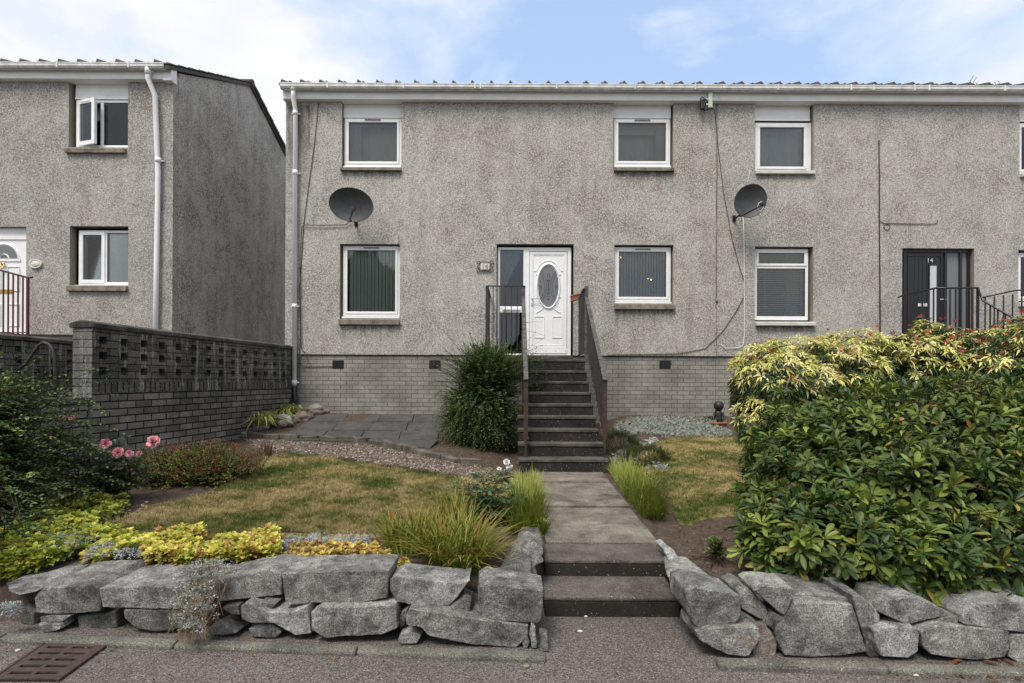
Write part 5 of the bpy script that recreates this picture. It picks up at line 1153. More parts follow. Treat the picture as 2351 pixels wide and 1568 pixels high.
# ------------------------------------------------------------------ satellite dishes
def dish(label, px, py, rx, rz, tilt, yaw, armto, brk, roll=0):
    c = D(px, py, YF-.42); t = thing('satellite_dish', label, 'dish', c)
    n_ = 28; m = MB(); Rm = Matrix.Rotation(R(yaw), 3, 'Z') @ Matrix.Rotation(R(tilt), 3, 'X') @ Matrix.Rotation(R(roll), 3, 'Y'); rings = 7
    V = []
    def pt(r, a, off): return c+Rm @ Vector((r*rx*math.cos(a), .07*(1-r*r)+off, r*rz*math.sin(a)))
    for off, s_ in ((0, 1), (.008, -1)):
        b = len(m.v)
        for i in range(rings+1):
            for k in range(n_): m.v.append(tuple(pt(max(i/rings, .001), 2*math.pi*k/n_, off)))
        for i in range(rings):
            for k in range(n_):
                k2 = (k+1) % n_; f = (b+i*n_+k, b+(i+1)*n_+k, b+(i+1)*n_+k2, b+i*n_+k2); m.f.append(f if s_ > 0 else f[::-1]); m.m.append(0); m.sm.append(True)
    m.tube([pt(1.0, 2*math.pi*k/n_, .003) for k in range(n_+1)], .007, 6, cap=False)
    m.build('reflector', M['dish'], t)
    e = D(*armto, YF-.42-.42); s = D(*brk, YF-.42); m = MB(); m.tube([s, e], .013, 8); m.build('arm', M['blackpl'], t)
    m = MB(); m.tube([e+Vector((0, -.03, .0)), e+Vector((0, .07, .03))], [.026, .034], 10); m.box(e.x-.02, e.x+.02, e.y-.04, e.y+.02, e.z-.03, e.z+.03); m.build('receiver_head', M['blackpl'], t, .004)
    m = MB(); m.tube([s+Vector((0, .05, .0)), s+Vector((0, .2, .05)), (s.x, YF-.01, s.z+.05)], .018, 8); m.tube([c+Vector((0, .08, 0)), s+Vector((0, .2, .05))], .016, 8); m.box(s.x-.03, s.x+.03, YF-.02, YF-.001, s.z+.0, s.z+.12); m.build('bracket', M['blackpl'], t)
    return t, s, e
dish('large charcoal satellite dish by the drainpipe above the lower left window', 806, 470, .405, .30, 12, 0, (811, 481), (803, 505), roll=8)
dish('smaller black satellite dish on the wall between the two right-hand windows of number 14', 1723, 461, .275, .30, 6, -12, (1752, 470), (1706, 494), roll=22)
def cable(label, pts, r=.006, mat='cable_dk', Y=YF-.012, grp=None, nm='cable'):
    m = MB(); P = [D(x, y, Y+(q[0] if q else 0)) for (x, y, *q) in pts]; m.tube(P, r, 6); o = m.build(nm, M[mat]); return tag(o, label, 'cable', grp)
cable('thin dark cable beside the left drainpipe from gutter to brick base', [(731, 236), (722, 330), (708, 430), (697, 515), (692, 600), (688, 660), (690, 770), (686, 840), (688, 880)], .006)
cable('black cable running from the large dish to the drainpipe', [(803, 508), (795, 516), (740, 517), (700, 516), (693, 522), (689, 600), (690, 700), (692, 800), (700, 810), (708, 830), (700, 846), (690, 836), (690, 812)], .007, Y=YF-.03)
cable('dark cable crossing the brick base to the left air brick', [(700, 842), (720, 842), (762, 841)], .006, Y=YF+.02)
cable('long slack black cable from the eaves to the damp course right of the party line', [(1628, 246), (1641, 252), (1649, 340), (1661, 440), (1680, 545), (1697, 610), (1710, 650), (1709, 680), (1690, 715), (1660, 760), (1620, 800), (1560, 812), (1395, 815)], .006)
cable('white cable dropping from the smaller dish to the brick base', [(1706, 494), (1708, 540), (1709, 650), (1709, 770), (1706, 792), (1695, 799), (1665, 799), (1655, 790)], .0055, 'cable_wh', YF-.02)
cable('thin white wire above the smaller dish towards the window sill', [(1716, 430), (1719, 405), (1722, 392)], .0035, 'cable_wh')
cable('white looped wire under the smaller dish', [(1750, 462), (1742, 466), (1738, 478), (1745, 486), (1752, 478), (1754, 468)], .004, 'cable_wh', YF-.5)
cable('vertical black cable on the wall left of the black door', [(2018, 322), (2019, 400), (2019, 510), (2020, 640), (2021, 780)], .011)
cable('thin black cable running right from the coil above the black door', [(2019, 508), (2030, 512), (2050, 513), (2100, 514), (2145, 514), (2152, 511), (2152, 505)], .006)
cable('coiled loop of black cable left of the black door', [(2036+7*math.cos(a), 521+7*math.sin(a)) for a in [k*.5 for k in range(26)]], .005)
cable('thin black cable around the right air brick under number 14', [(1696, 900), (1696, 822), (1704, 818), (1740, 818)], .004, Y=YG+.02)
# party-line crack
m = MB(); pts = [(1645+rnd.uniform(-1, 1), y) for y in range(240, 692, 22)]; m.tube([D(x, y, YF-.002) for x, y in pts], .009, 5); m.tube([D(1645, 686, YF-.005), D(1646, 694, YF-.01)], .022, 6)
m.build('joint_strip', M['sill'], H14)
# small junction box with wires below the gutter
jb = thing('junction_box', 'small black junction box with a pale green bracket under the gutter', 'box', D(1620, 235, YF-.1))
p = D(1631, 224, YF-.16); m = MB(); m.box(p.x-.04, p.x+.035, p.y-.02, p.y+.02, p.z-.19, p.z+.13); m.build('bracket', M['greenpaint'], jb, .004)
p = D(1614, 240, YF-.12); m = MB(); m.box(p.x-.05, p.x+.03, p.y-.03, p.y+.04, p.z-.09, p.z+.09); m.build('box', M['blackpl'], jb, .01)
m = MB(); m.tube([D(1610, 250, YF-.1), D(1618, 254, YF-.12), D(1628, 250, YF-.12), D(1634, 246, YF-.08)], .012, 6); m.tube([D(1608, 228, YF-.1), D(1612, 222, YF-.16), D(1622, 230, YF-.16), D(1626, 240, YF-.14)], .010, 6); m.build('wiring', M['blackpl'], jb)
for zz in (228, 240): 
    p = D(1624, zz, YF-.15); m = MB(); m.lathe([(.001, -.02), (.016, -.016), (.016, .016), (.001, .02)], p, 8, axis=(1, 0, 0)); m.build('insulator', M['hose'], jb)
# aerial on the far roof slope
def aerial(label, px, py, n, ang, ln, Y):
    c = D(px, py, Y); t = thing('tv_aerial', label, 'aerial', c); d = Vector((math.cos(R(ang)), 0, math.sin(R(ang)))); m = MB(); m.tube([c-d*ln, c+d*ln], .012, 6); m.build('boom', M['iron'], t)
    e = Vector((-d.z, 0, d.x))
    for i in range(n):
        p = c+d*ln*(-1+2*i/(n-1)); hl_ = .11 if i > 1 else .2; m = MB(); m.tube([p-e*hl_+Vector((0, -.02, 0)), p+e*hl_], .007, 5); m.build('element', M['iron'], t)
    m = MB(); m.tube([c, (c.x, c.y, zRG-1.5)], .016, 6); m.build('mast', M['iron'], t)
aerial('thin black television aerial above the roof at the right, leftmost of two', 2252, 205, 9, -32, .35, 14.2)
aerial('smaller television aerial crossing behind the other at the right roof edge', 2276, 203, 6, 28, .25, 14.6)

# ------------------------------------------------------------------ drain grate in the pavement
gp = [D(0, 0, 1)]
gc = G(120, 1530)
def SG(px, py, z=0.0):
    xc = (px-CX)/FP; yc = (HY-py)/FP; az = xc*s_+yc*c_; Y = (z-EYE)/az; return Vector(((xc*c_-yc*s_)*Y, Y, z))
g0, g1, g2, g3 = SG(-10, 1562), SG(135, 1562), SG(242, 1484), SG(105, 1482)
gt = thing('drain_grate', 'rusty iron drain grate set in the pavement at the bottom left corner', 'drain', (g0+g2)/2)
def gq(u, v, z): return (g0.lerp(g1, u)).lerp(g3.lerp(g2, u), v)+Vector((0, 0, z))
m = MB()
def gbox(m, u0, u1, v0, v1, z0, z1): m.hexa([gq(u0, v0, z0), gq(u1, v0, z0), gq(u1, v1, z0), gq(u0, v1, z0), gq(u0, v0, z1), gq(u1, v0, z1), gq(u1, v1, z1), gq(u0, v1, z1)])
vs = [0, .08]; nr = 5
for i in range(nr+1):
    v0 = .03+i*.94/(nr); gbox(m, .04, .96, v0-.055, v0+.055, .003, .016)
for (a, b) in ((.0, .12), (.46, .54), (.88, 1.0)): gbox(m, a, b, 0-.03, 1.03, .004, .015)
m.build('grate_bars', M['rust'], gt, .003)
m = MB(); gbox(m, -.02, 1.02, -.04, 1.04, .0015, .0035); m.build('gully_shade', M['blackpl'], gt)  # flat black sheet stands in for the shaded pit under the bars
m = MB(); gbox(m, -.06, -.005, -.06, 1.06, .001, .018); gbox(m, 1.005, 1.05, -.06, 1.06, .001, .017); gbox(m, -.005, 1.005, 1.035, 1.075, .001, .017); m.build('grate_frame', M['rust'], gt, .003)

# ------------------------------------------------------------------ pot with plant and ornament under the right wall
pc = D(1646, 976, 9.7)
po = thing('plant_bowl', 'shallow terracotta bowl standing by the brick wall behind the silver plants', 'bowl', pc)
m = MB(); m.lathe([(.001, -.08), (.09, -.08), (.14, -.03), (.16, .03), (.175, .035), (.175, .06), (.15, .06), (.14, .02), (.001, .015)], pc, 20); m.build('bowl', M['terra'], po)
m = MB(); m.lathe([(.001, -.26), (.10, -.26), (.07, -.2), (.06, -.12), (.08, -.082)], pc, 16); m.build('pedestal', M['terra'], po)
fc = D(1649, 952, 9.85)
fi = thing('garden_ornament', 'small black figurine ornament with a round head beside the terracotta bowl', 'ornament', fc)
m = MB(); m.lathe([(.001, -.24), (.10, -.24), (.11, -.18), (.06, -.1), (.075, 0), (.06, .06), (.035, .09)], fc, 16); m.build('figure_body', M['blackpl'], fi)
m = MB(); m.lathe([(.001, -.085), (.05, -.07), (.085, -.02), (.088, .03), (.06, .08), (.001, .095)], fc+Vector((0, -.02, .15)), 16); m.build('head', M['blackpl'], fi)
m = MB(); m.tube([fc+Vector((-.07, -.02, .03)), fc+Vector((-.11, -.05, -.06)), fc+Vector((-.03, -.1, -.09))], .022, 8); m.tube([fc+Vector((.07, -.02, .03)), fc+Vector((.10, -.05, -.06)), fc+Vector((.03, -.1, -.09))], .022, 8); m.build('arms', M['blackpl'], fi)
# EOF-BUILT
# ------------------------------------------------------------------ plants
class NP:
    def __init__(s): s.V = []; s.F = []; s.C = []; s.n = 0
    def add(s, V, F, C):
        if F.shape[1] == 4: F = np.concatenate([F[:, [0, 1, 2]], F[:, [0, 2, 3]]])
        s.V.append(V); s.F.append(F+s.n); s.C.append(C); s.n += len(V); return s
    def build(s, name, mat, parent=None, smooth=False):
        return npmesh(name, np.concatenate(s.V), np.concatenate(s.F), np.concatenate(s.C), mat, parent, smooth)
def W(px, py, Y): v = D(px, py, Y); return np.array([v.x, v.y, v.z])
def lumpy(n, seed, amp):
    """direction-dependent radius factor"""
    def f(d): return 1+amp*(np.sin(d[:, 0]*5.1+seed)*np.sin(d[:, 1]*4.3+seed*1.7)*.6+np.sin(d[:, 2]*7.7+seed*2.3+d[:, 0]*6)*.5+np.sin(d[:, 0]*13+d[:, 2]*11+seed)*.25)
    return f
def shell(n, c, r, seed, amp=.12, p=2.6, zmin=-.75, inner=.0, front=True):
    d = nrm(rng.normal(0, 1, (n*3, 3))); d = d[d[:, 2] > zmin]
    if front: d = d[(d[:, 1] < .55)]
    d = d[:n]; m = len(d); k = (np.abs(d)**p).sum(-1)**(-1/p)
    R_ = k*lumpy(m, seed, amp)(d)*(1-inner*rng.uniform(0, 1, m)**.7)
    P = np.array(c)+d*np.array(r)*R_[:, None]; Nn = nrm(np.sign(d)*np.abs(d)**(p-1)/np.array(r)); return P, Nn, d
def whorls(P, Nn, k, lL, lW, C, tilt=(.25, 1.1), up=.45, droop=.25, big=True, cen=None, npb=None):
    n = len(P); ax = nrm(Nn+np.array([0, 0, up])+rng.normal(0, .22, (n, 3))); a = nrm(np.cross(ax, nrm(rng.normal(0, 1, (n, 3))))); b = np.cross(ax, a)
    ph = rng.uniform(0, 6.28, (n, 1))+np.arange(k)[None]*2*math.pi/k+rng.normal(0, .18, (n, k)); tl = rng.uniform(tilt[0], tilt[1], (n, k))+.25*(np.arange(k) % 2)[None]
    d = (a[:, None]*np.cos(ph)[..., None]+b[:, None]*np.sin(ph)[..., None])*np.sin(tl)[..., None]+ax[:, None]*np.cos(tl)[..., None]
    m = n*k; L = lL*rng.uniform(.65, 1.15, (n, k))*rng.uniform(.8, 1.15, (n, 1))
    PP = np.repeat(P, k, 0)+d.reshape(m, 3)*.008
    CC = np.repeat(C, k, 0)*(1+rng.uniform(-.22, .22, (m, 1)))
    return leaves(PP, d.reshape(m, 3), np.repeat(ax, k, 0), L.reshape(m), (L*lW/lL).reshape(m), CC, droop, .22, big), (ax, PP, CC)
# ---- rhododendron
rh = thing('rhododendron', 'large dark green rhododendron bush with long glossy leaves overhanging the right stone wall', 'bush', (3.6, 4.9, .3))
lf = NP(); base_c = [(.095, .14, .024), (.05, .095, .018), (.12, .175, .03), (.21, .265, .045), (.035, .07, .016), (.06, .11, .022)]
blobs = [((4.10, 5.0, .80), (1.68, 1.30, .68), 1.0, 1250, 2.0), ((2.86, 4.75, .86), (.78, .70, .54), 2.2, 330, 2.0), ((3.15, 3.95, .66), (.95, .52, .46), 3.1, 340, 2.2), ((4.3, 3.95, .70), (1.0, .55, .52), 4.4, 340, 2.2), ((2.36, 4.20, .60), (.54, .52, .42), 5.5, 230, 2.0), ((2.10, 3.62, .42), (.54, .38, .28), 9.5, 190, 2.0), ((2.85, 3.42, .40), (.75, .32, .27), 11.5, 190, 2.0), ((3.9, 3.38, .42), (1.0, .34, .30), 12.5, 220, 2.0), ((4.2, 4.7, 1.02), (1.1, .9, .40), 6.0, 300, 2.2), ((3.3, 4.6, 1.05), (.8, .7, .38), 7.0, 230, 2.0)]
dead_P = []; dead_N = []
for c, r, sd_, n, p in blobs:
    for (inn, frac, inner_shade) in ((0.03, 1.1, 1.0), (.30, .9, .8)):  # inner leaves take a darker colour for the shade in the gaps
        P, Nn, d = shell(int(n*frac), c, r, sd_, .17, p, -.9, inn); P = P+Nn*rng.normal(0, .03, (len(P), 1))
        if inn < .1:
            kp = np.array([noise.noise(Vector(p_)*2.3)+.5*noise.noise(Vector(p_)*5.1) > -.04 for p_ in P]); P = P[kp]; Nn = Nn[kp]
        C = pick(base_c, len(P), .25)*inner_shade
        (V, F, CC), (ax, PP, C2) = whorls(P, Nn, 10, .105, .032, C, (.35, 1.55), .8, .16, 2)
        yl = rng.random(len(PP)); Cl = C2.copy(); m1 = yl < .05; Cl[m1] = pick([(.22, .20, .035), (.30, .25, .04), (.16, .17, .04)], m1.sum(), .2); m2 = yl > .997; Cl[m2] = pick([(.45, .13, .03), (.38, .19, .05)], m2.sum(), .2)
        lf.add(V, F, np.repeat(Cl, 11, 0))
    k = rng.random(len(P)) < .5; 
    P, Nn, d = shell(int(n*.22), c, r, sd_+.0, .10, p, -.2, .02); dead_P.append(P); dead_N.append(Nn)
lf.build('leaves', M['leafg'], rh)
P = np.concatenate(dead_P); Nn = np.concatenate(dead_N); q = NP(); k = 9; PP = np.repeat(P, k, 0); dd = nrm(np.repeat(Nn+np.array([0, 0, .5]), k, 0)+rng.normal(0, .55, (len(PP), 3)))
q.add(*leaves(PP, dd, rng.normal(0, 1, PP.shape), .055, .006, pick([(.16, .19, .05), (.20, .13, .07), (.24, .24, .08), (.12, .06, .035)], len(PP), .2), .3)); q.build('spent_flower_heads', M['leaf'], rh)
n = 120; S0 = np.array([3.6, 4.9, .25])+rng.normal(0, .25, (n, 3))*np.array([1, .8, .1]); e, Nn, d = shell(n, (3.5, 4.8, .9), (1.5, 1.1, .75), 1.0, .1, 2.6, -.5, .2); n = min(n, len(e)); S0 = S0[:n]; e = e[:n]; q = NP(); q.add(*twigs(S0, nrm(e-S0), np.linalg.norm(e-S0, axis=1), np.full(n, .05), .016)); q.build('branches', M['leaf'], rh)
# ---- pieris behind it
def pieris(label, blobs, rednes, loc, ymul=1.0):
    t = thing('pieris_shrub', label, 'shrub', loc, 'pieris shrubs behind the rhododendron'); q = NP(); g = NP()
    for c, r, sd_, n in blobs:
        for inn in (.03, .35):
            P, Nn, d = shell(n, c, r, sd_, .16, 2.1, -.8, inn); h = (P[:, 2]-c[2])/r[2]; fr = np.clip((h+.25)/.4, 0, 1)*(1 if inn < .1 else .3)*ymul
            yel = rng.random(len(P)) < fr
            C = pick([(.045, .085, .022), (.07, .115, .03), (.03, .06, .018)], len(P), .2); C[yel] = pick([(.72, .66, .22), (.62, .58, .18), (.45, .47, .10), (.80, .74, .34)], yel.sum(), .12)
            (V, F, CC), (ax, PP, C2) = whorls(P, Nn, 9, .085, .021, C, (.5, 1.5), .8, .5, False); g.add(V, F, CC)
            rd = yel & (rng.random(len(P)) < rednes)
            if rd.any():
                P2 = P[rd]+Nn[rd]*.03+np.array([0, 0, .025]); (V, F, CC), _ = whorls(P2, Nn[rd], 9, .05, .014, pick([(.52, .10, .06), (.42, .07, .06), (.55, .22, .12)], len(P2), .2), (.2, 1.0), 1.4, .1, False); g.add(V, F, CC)
    g.build('leaves', M['leafg'], t)
    n = 60; S0 = np.array(loc)+rng.normal(0, .15, (n, 3)); c, r, sd_, _ = blobs[0]; e, _, _ = shell(n, c, np.array(r)*.9, sd_, .1, 2, -.3); n = min(n, len(e)); q.add(*twigs(S0[:n], nrm(e[:n]-S0[:n]), np.linalg.norm(e[:n]-S0[:n], axis=1), np.full(n, .05), .012)); q.build('branches', M['leaf'], t)
def WB(px, py, Y, rx, ry, rz, sd_, n): return (tuple(W(px, py, Y)), (rx, ry, rz), sd_, n)
pieris('creamy yellow tipped pieris shrub under the lower window of number 14', [WB(1850, 872, 6.4, .80, .6, .48, 1.3, 420), WB(1775, 872, 6.2, .40, .45, .42, 2.3, 220), WB(1745, 960, 6.2, .26, .35, .32, 2.9, 160), WB(1960, 842, 6.4, .5, .5, .40, 3.3, 260), WB(1730, 900, 6.5, .22, .3, .25, 4.9, 110)], .05, (3.4, 6.6, .4))
pieris('red and cream tipped pieris shrub in front of the black door steps', [WB(2150, 865, 6.4, .85, .6, .50, 5.3, 420), WB(2140, 812, 6.3, .36, .35, .33, 6.3, 200), WB(2300, 850, 6.0, .50, .5, .42, 7.3, 300), WB(2390, 810, 5.8, .45, .45, .42, 8.8, 260), WB(2045, 850, 6.7, .35, .4, .33, 9.1, 180), WB(2500, 900, 5.6, .7, .6, .7, 10.1, 300)], .32, (5.2, 6.5, .5), .55)
# ---- arching shrubs
def arching(name, label, cat, loc, cen, rad, nb, k, lL, lW, cols, seed, blen=(.35, .7), droop=.35, p=2.2, front=True, updir=.5, wood=.014, extra=None, matl='leaf', inner=.5, amp=.1):
    t = thing(name, label, cat, loc); g = NP(); q = NP()
    P, Nn, d = shell(nb, cen, rad, seed, amp, p, -.8, inner, front); n = len(P)
    dr = nrm(Nn+np.array([0, 0, updir])+rng.normal(0, .25, (n, 3))); L = rng.uniform(blen[0], blen[1], n); S0 = P-dr*L[:, None]*.7
    C = pick(cols, n, .25)
    if extra is not None:
        s2, d2, l2 = extra; S0 = np.concatenate([S0, s2]); dr = np.concatenate([dr, nrm(d2)]); L = np.concatenate([L, l2]); C = np.concatenate([C, pick(cols, len(s2), .2)])
    dv = np.full(len(S0), droop)*rng.uniform(.5, 1.4, len(S0))
    g.add(*spray_leaves(S0, dr, L, dv, k, lL, lW, C)); g.build('leaves', M[matl], t)
    q.add(*twigs(S0, dr, L, dv, .0035, 4)); m_ = min(80, n); b0 = np.array(loc)+rng.normal(0, .08, (m_, 3))*np.array([1, 1, .2]); e = S0[:m_]; q.add(*twigs(b0, nrm(e-b0), np.linalg.norm(e-b0, axis=1), np.full(m_, .03), wood)); q.build('branches', M['leaf'], t)
    return t
DG = [(.08, .135, .04), (.055, .10, .032), (.105, .165, .048), (.14, .20, .06)]
# cone shrub beside the steps
n = 300; a = rng.uniform(-3.1, .3, n); ez = np.clip(rng.uniform(.25, 1.3, n), 0, 2); s2 = np.array([-.40, 8.78, 1.05])+np.stack([np.cos(a)*.35, np.sin(a)*.25, ez*.55], -1); d2 = np.stack([np.cos(a)*1.0, np.sin(a)*.6, rng.uniform(.3, 1.1, n)], -1)
cones = [((-.50, 8.62, 1.02), (.70, .52, .66), 1.1), ((-.40, 8.72, 1.60), (.50, .42, .56), 2.1)]
arching('cone_shrub', 'dense dark green conical shrub with drooping sprays beside the front steps', 'shrub', (-.4, 8.8, .5), cones[0][0], cones[0][1], 2600, 20, .024, .019, DG, 1.1, (.25, .48), .55, 2.2, True, .35, extra=None, inner=.75)
t_ = bpy.data.objects['cone_shrub']
g = NP(); P, Nn, d = shell(2200, cones[1][0], cones[1][1], 2.1, .1, 2.0, -.8, .75); n = len(P); dr = nrm(Nn+np.array([0, 0, .9])+rng.normal(0, .25, (n, 3))); L = rng.uniform(.2, .42, n); S0 = P-dr*L[:, None]*.6; C = pick(DG, n, .2)
S0 = np.concatenate([S0, s2]); dr = np.concatenate([dr, nrm(d2)]); Lx = rng.uniform(.4, .8, len(s2)); L = np.concatenate([L, Lx]); C = np.concatenate([C, pick(DG, len(s2), .2)])
ts = np.array([W(1205, y, 9.1) for y in (745, 760, 790, 815, 830, 850, 905, 930)]); ts[:, 0] -= .12; td = nrm(np.array([[1, -.1, r_] for r_ in (.25, .1, .02, .1, -.1, 0, -.05, -.1)])); S0 = np.concatenate([S0, ts]); dr = np.concatenate([dr, td]); L = np.concatenate([L, rng.uniform(.3, .5, 8)]); C = np.concatenate([C, pick(DG, 8)])
dv = rng.uniform(.1, .35, len(S0)); g.add(*spray_leaves(S0, dr, L, dv, 20, .023, .018, C)); g.add(*twigs(S0, dr, L, dv, .003, 4)); g.build('upper_leaves', M['leaf'], t_)
# big shrub at the left edge
LG = [(.065, .115, .03), (.045, .085, .025), (.11, .165, .042), (.03, .055, .02), (.18, .235, .065)]
n = 330; s2 = np.stack([rng.uniform(-4.85, -4.0, n), rng.uniform(4.0, 5.0, n), rng.uniform(.5, 1.45, n)], -1); d2 = np.stack([rng.uniform(.5, 1.2, n), rng.uniform(-.4, .3, n), rng.uniform(-.1, .45, n)], -1); s2[:70] = np.stack([rng.uniform(-3.75, -3.3, 70), rng.uniform(3.55, 3.9, 70), rng.uniform(.3, .8, 70)], -1); d2[:70, 0] *= rng.uniform(-.5, .6, 70); d2[:70, 2] = rng.uniform(-.3, .3, 70)
arching('cotoneaster_shrub', 'large spreading green shrub with small leaves filling the left edge', 'shrub', (-4.1, 4.4, .3), (-4.72, 4.45, .86), (.98, .80, .98), 4600, 22, .032, .021, LG, 3.7, (.3, .62), .32, 2.6, True, .35, extra=(s2, d2, rng.uniform(.35, .75, n)), inner=.7, amp=.12)
# sprawling spirea
arching('spirea_shrub', 'low rounded shrub of green leaves and rusty spent flower heads at the lawn edge', 'shrub', (-3.3, 5.9, .35), tuple(W(450, 1085, 6.1)+np.array([0, 0, .0])), (.80, .52, .33), 1700, 16, .030, .017, [(.11, .17, .03), (.08, .14, .028), (.19, .25, .04), (.18, .12, .04), (.10, .08, .03)], 5.2, (.15, .35), .2, 2.1, True, .6, inner=.7)
t_ = bpy.data.objects['spirea_shrub']; P, Nn, d = shell(420, tuple(W(450, 1080, 6.1)), (.74, .50, .33), 5.2, .1, 2.1, .05, .1); g = NP(); k = 12; PP = np.repeat(P, k, 0)+rng.normal(0, .016, (len(P)*k, 3)); g.add(*leaves(PP, rng.normal(0, 1, PP.shape)+np.array([0, 0, 1]), rng.normal(0, 1, PP.shape), .014, .009, pick([(.17, .075, .035), (.22, .11, .05), (.12, .05, .025)], len(PP)))); g.build('spent_flower_heads', M['leaf'], t_)
# ---- roses
def rose_flower(parent, c, r, cols, face=(0, -1, .5), name='flower', faded=False):
    g = NP(); c = np.array(c); f = nrm(np.array(face)+rng.normal(0, .25, 3))[None]; up = np.array([[.1, 0, 1.]]); a = nrm(np.cross(f, up)); b = np.cross(a, f)
    for ring, (n, tl, rr) in enumerate(((5, 1.35, 1.0), (6, 1.1, .9), (6, .8, .75), (6, .5, .6), (5, .25, .45))):
        ph = rng.uniform(0, 6.28)+np.arange(n)*2*math.pi/n+rng.normal(0, .1, n); tt = tl+rng.normal(0, .12, n)
        d = (a*np.cos(ph)[:, None]+b*np.sin(ph)[:, None])*np.sin(tt)[:, None]+f*np.cos(tt)[:, None]
        V, F, C = leaves(np.repeat(c[None], n, 0), d, np.repeat(f, n, 0), np.full(n, r*rr), np.full(n, r*rr*1.05), pick(cols, n, .12)*(1-.05*ring), .1, -.25 if ring < 3 else .3, True); g.add(V, F, C)
    return g.build(name, M['petal'], parent, True)
def rose_bush(label, loc, stems, flowers, leafcols, r=.05, pinks=None, lL=.045, nl=9):
    t = thing('rose_bush', label, 'rose', loc); g = NP(); q = NP(); loc = np.array(loc)
    for e in stems:
        e = np.array(e); n = nl; s = loc+rng.normal(0, .05, 3)*np.array([1, 1, 0]); d = e-s; L = np.linalg.norm(d)
        q.add(*twigs(s[None], nrm(d)[None], np.array([L]), np.array([.0]), .007, 4, (.045, .06, .02)))
        for i in range(n):
            p = s+d*(.3+.7*i/n); dd = nrm(rng.normal(0, 1, 3)*np.array([1, 1, .35])+np.array([0, -.3, .15])); pl_ = .12
            q.add(*twigs(p[None], dd[None], np.array([pl_]), np.array([.2]), .0025, 3, (.05, .08, .025)))
            tt = np.array([.35, .35, .7, .7, 1.0]); side = nrm(np.cross(dd, [0, 0, 1.])); P = p+dd*pl_*tt[:, None]; sg = np.array([1, -1, 1, -1, 0])[:, None]; D_ = nrm(dd*.6+side*sg+(sg == 0)*dd)
            g.add(*leaves(P, D_, np.array([[0, 0, 1.]])+rng.normal(0, .3, (5, 3)), np.full(5, lL)*rng.uniform(.8, 1.3), np.full(5, lL*.62), pick(leafcols, 5), .25, .15, True))
    g.build('leaves', M['leafg'], t); q.build('stems', M['leaf'], t)
    for (c, rr) in flowers: rose_flower(t, c, rr, pinks)
    return t
PK = [(.88, .34, .40), (.92, .46, .50), (.85, .27, .34), (.94, .56, .60)]
fl = [((352, 1013), 5.2, .068), ((243, 1018), 5.15, .058), ((271, 1038), 5.1, .056), ((297, 1041), 5.1, .040), ((319, 1042), 5.1, .034)]
fl = [(tuple(W(x, y, Y)), r_) for (x, y), Y, r_ in fl]
b = G(258, 1150); stems = [f[0] for f in fl]+[tuple(W(x, y, 5.2)) for x, y in ((200, 1000), (230, 1060), (210, 1080), (300, 1070), (250, 1090), (330, 1050), (180, 1060), (270, 1000), (220, 1110), (290, 1110), (350, 1060), (190, 1120))]
rose_bush('rose bush with five bright pink blooms in front of the dark brick wall', (b.x, 5.25, b.z), stems, fl, [(.05, .09, .045), (.07, .115, .05), (.035, .06, .032)], pinks=PK, nl=16)
fl = [(tuple(W(x, y, 5.0)), r_) for x, y, r_ in ((126, 997, .05), (165, 960, .035), (142, 958, .035), (205, 972, .02))]
b = G(170, 1170); stems = [f[0] for f in fl]+[tuple(W(x, y, 5.0)) for x, y in ((150, 1000), (190, 990), (140, 1040), (210, 1010), (175, 1050))]
rose_bush('taller rose stems with small fading pink blooms rising through the left shrub', (b.x, 5.05, b.z), stems, fl, [(.05, .08, .03), (.07, .10, .04)], pinks=[(.75, .28, .28), (.80, .42, .36)])
fl = [(tuple(W(x, y, 5.3)), r_) for x, y, r_ in ((1163, 1060, .036), (1169, 1070, .040), (1146, 1076, .024))]
b = G(1120, 1225); stems = [f[0] for f in fl]+[tuple(W(x, y, 4.85)) for x, y in ((1085, 1110), (1110, 1090), (1140, 1110), (1060, 1100), (1080, 1150), (1150, 1140), (1180, 1150), (1120, 1130), (1100, 1170), (1160, 1180), (1070, 1130), (1130, 1160), (1185, 1175), (1095, 1075), (1140, 1190), (1105, 1195))]
rose_bush('leafy rose bush with white blooms between the grassy clumps left of the path', (b.x, 4.85, b.z), stems, fl, [(.045, .085, .035), (.06, .11, .04), (.035, .065, .03)], pinks=[(.85, .85, .80), (.9, .9, .86)], lL=.055)
t_ = [o for o in bpy.data.objects if o.name.startswith('rose_bush')][-1]; g = NP()
for (x, y) in ((1090, 1075), (1105, 1085), (1060, 1100), (1080, 1108), (1135, 1095), (1180, 1105), (1165, 1120), (1120, 1080)):
    n = 26; P = W(x, y, 4.8)+rng.normal(0, .022, (n, 3)); g.add(*leaves(P, rng.normal(0, 1, (n, 3))+np.array([0, 0, 1]), rng.normal(0, 1, (n, 3)), .018, .009, pick([(.42, .38, .18), (.34, .36, .12), (.5, .45, .28)], n)))
g.build('seed_heads', M['leaf'], t_)
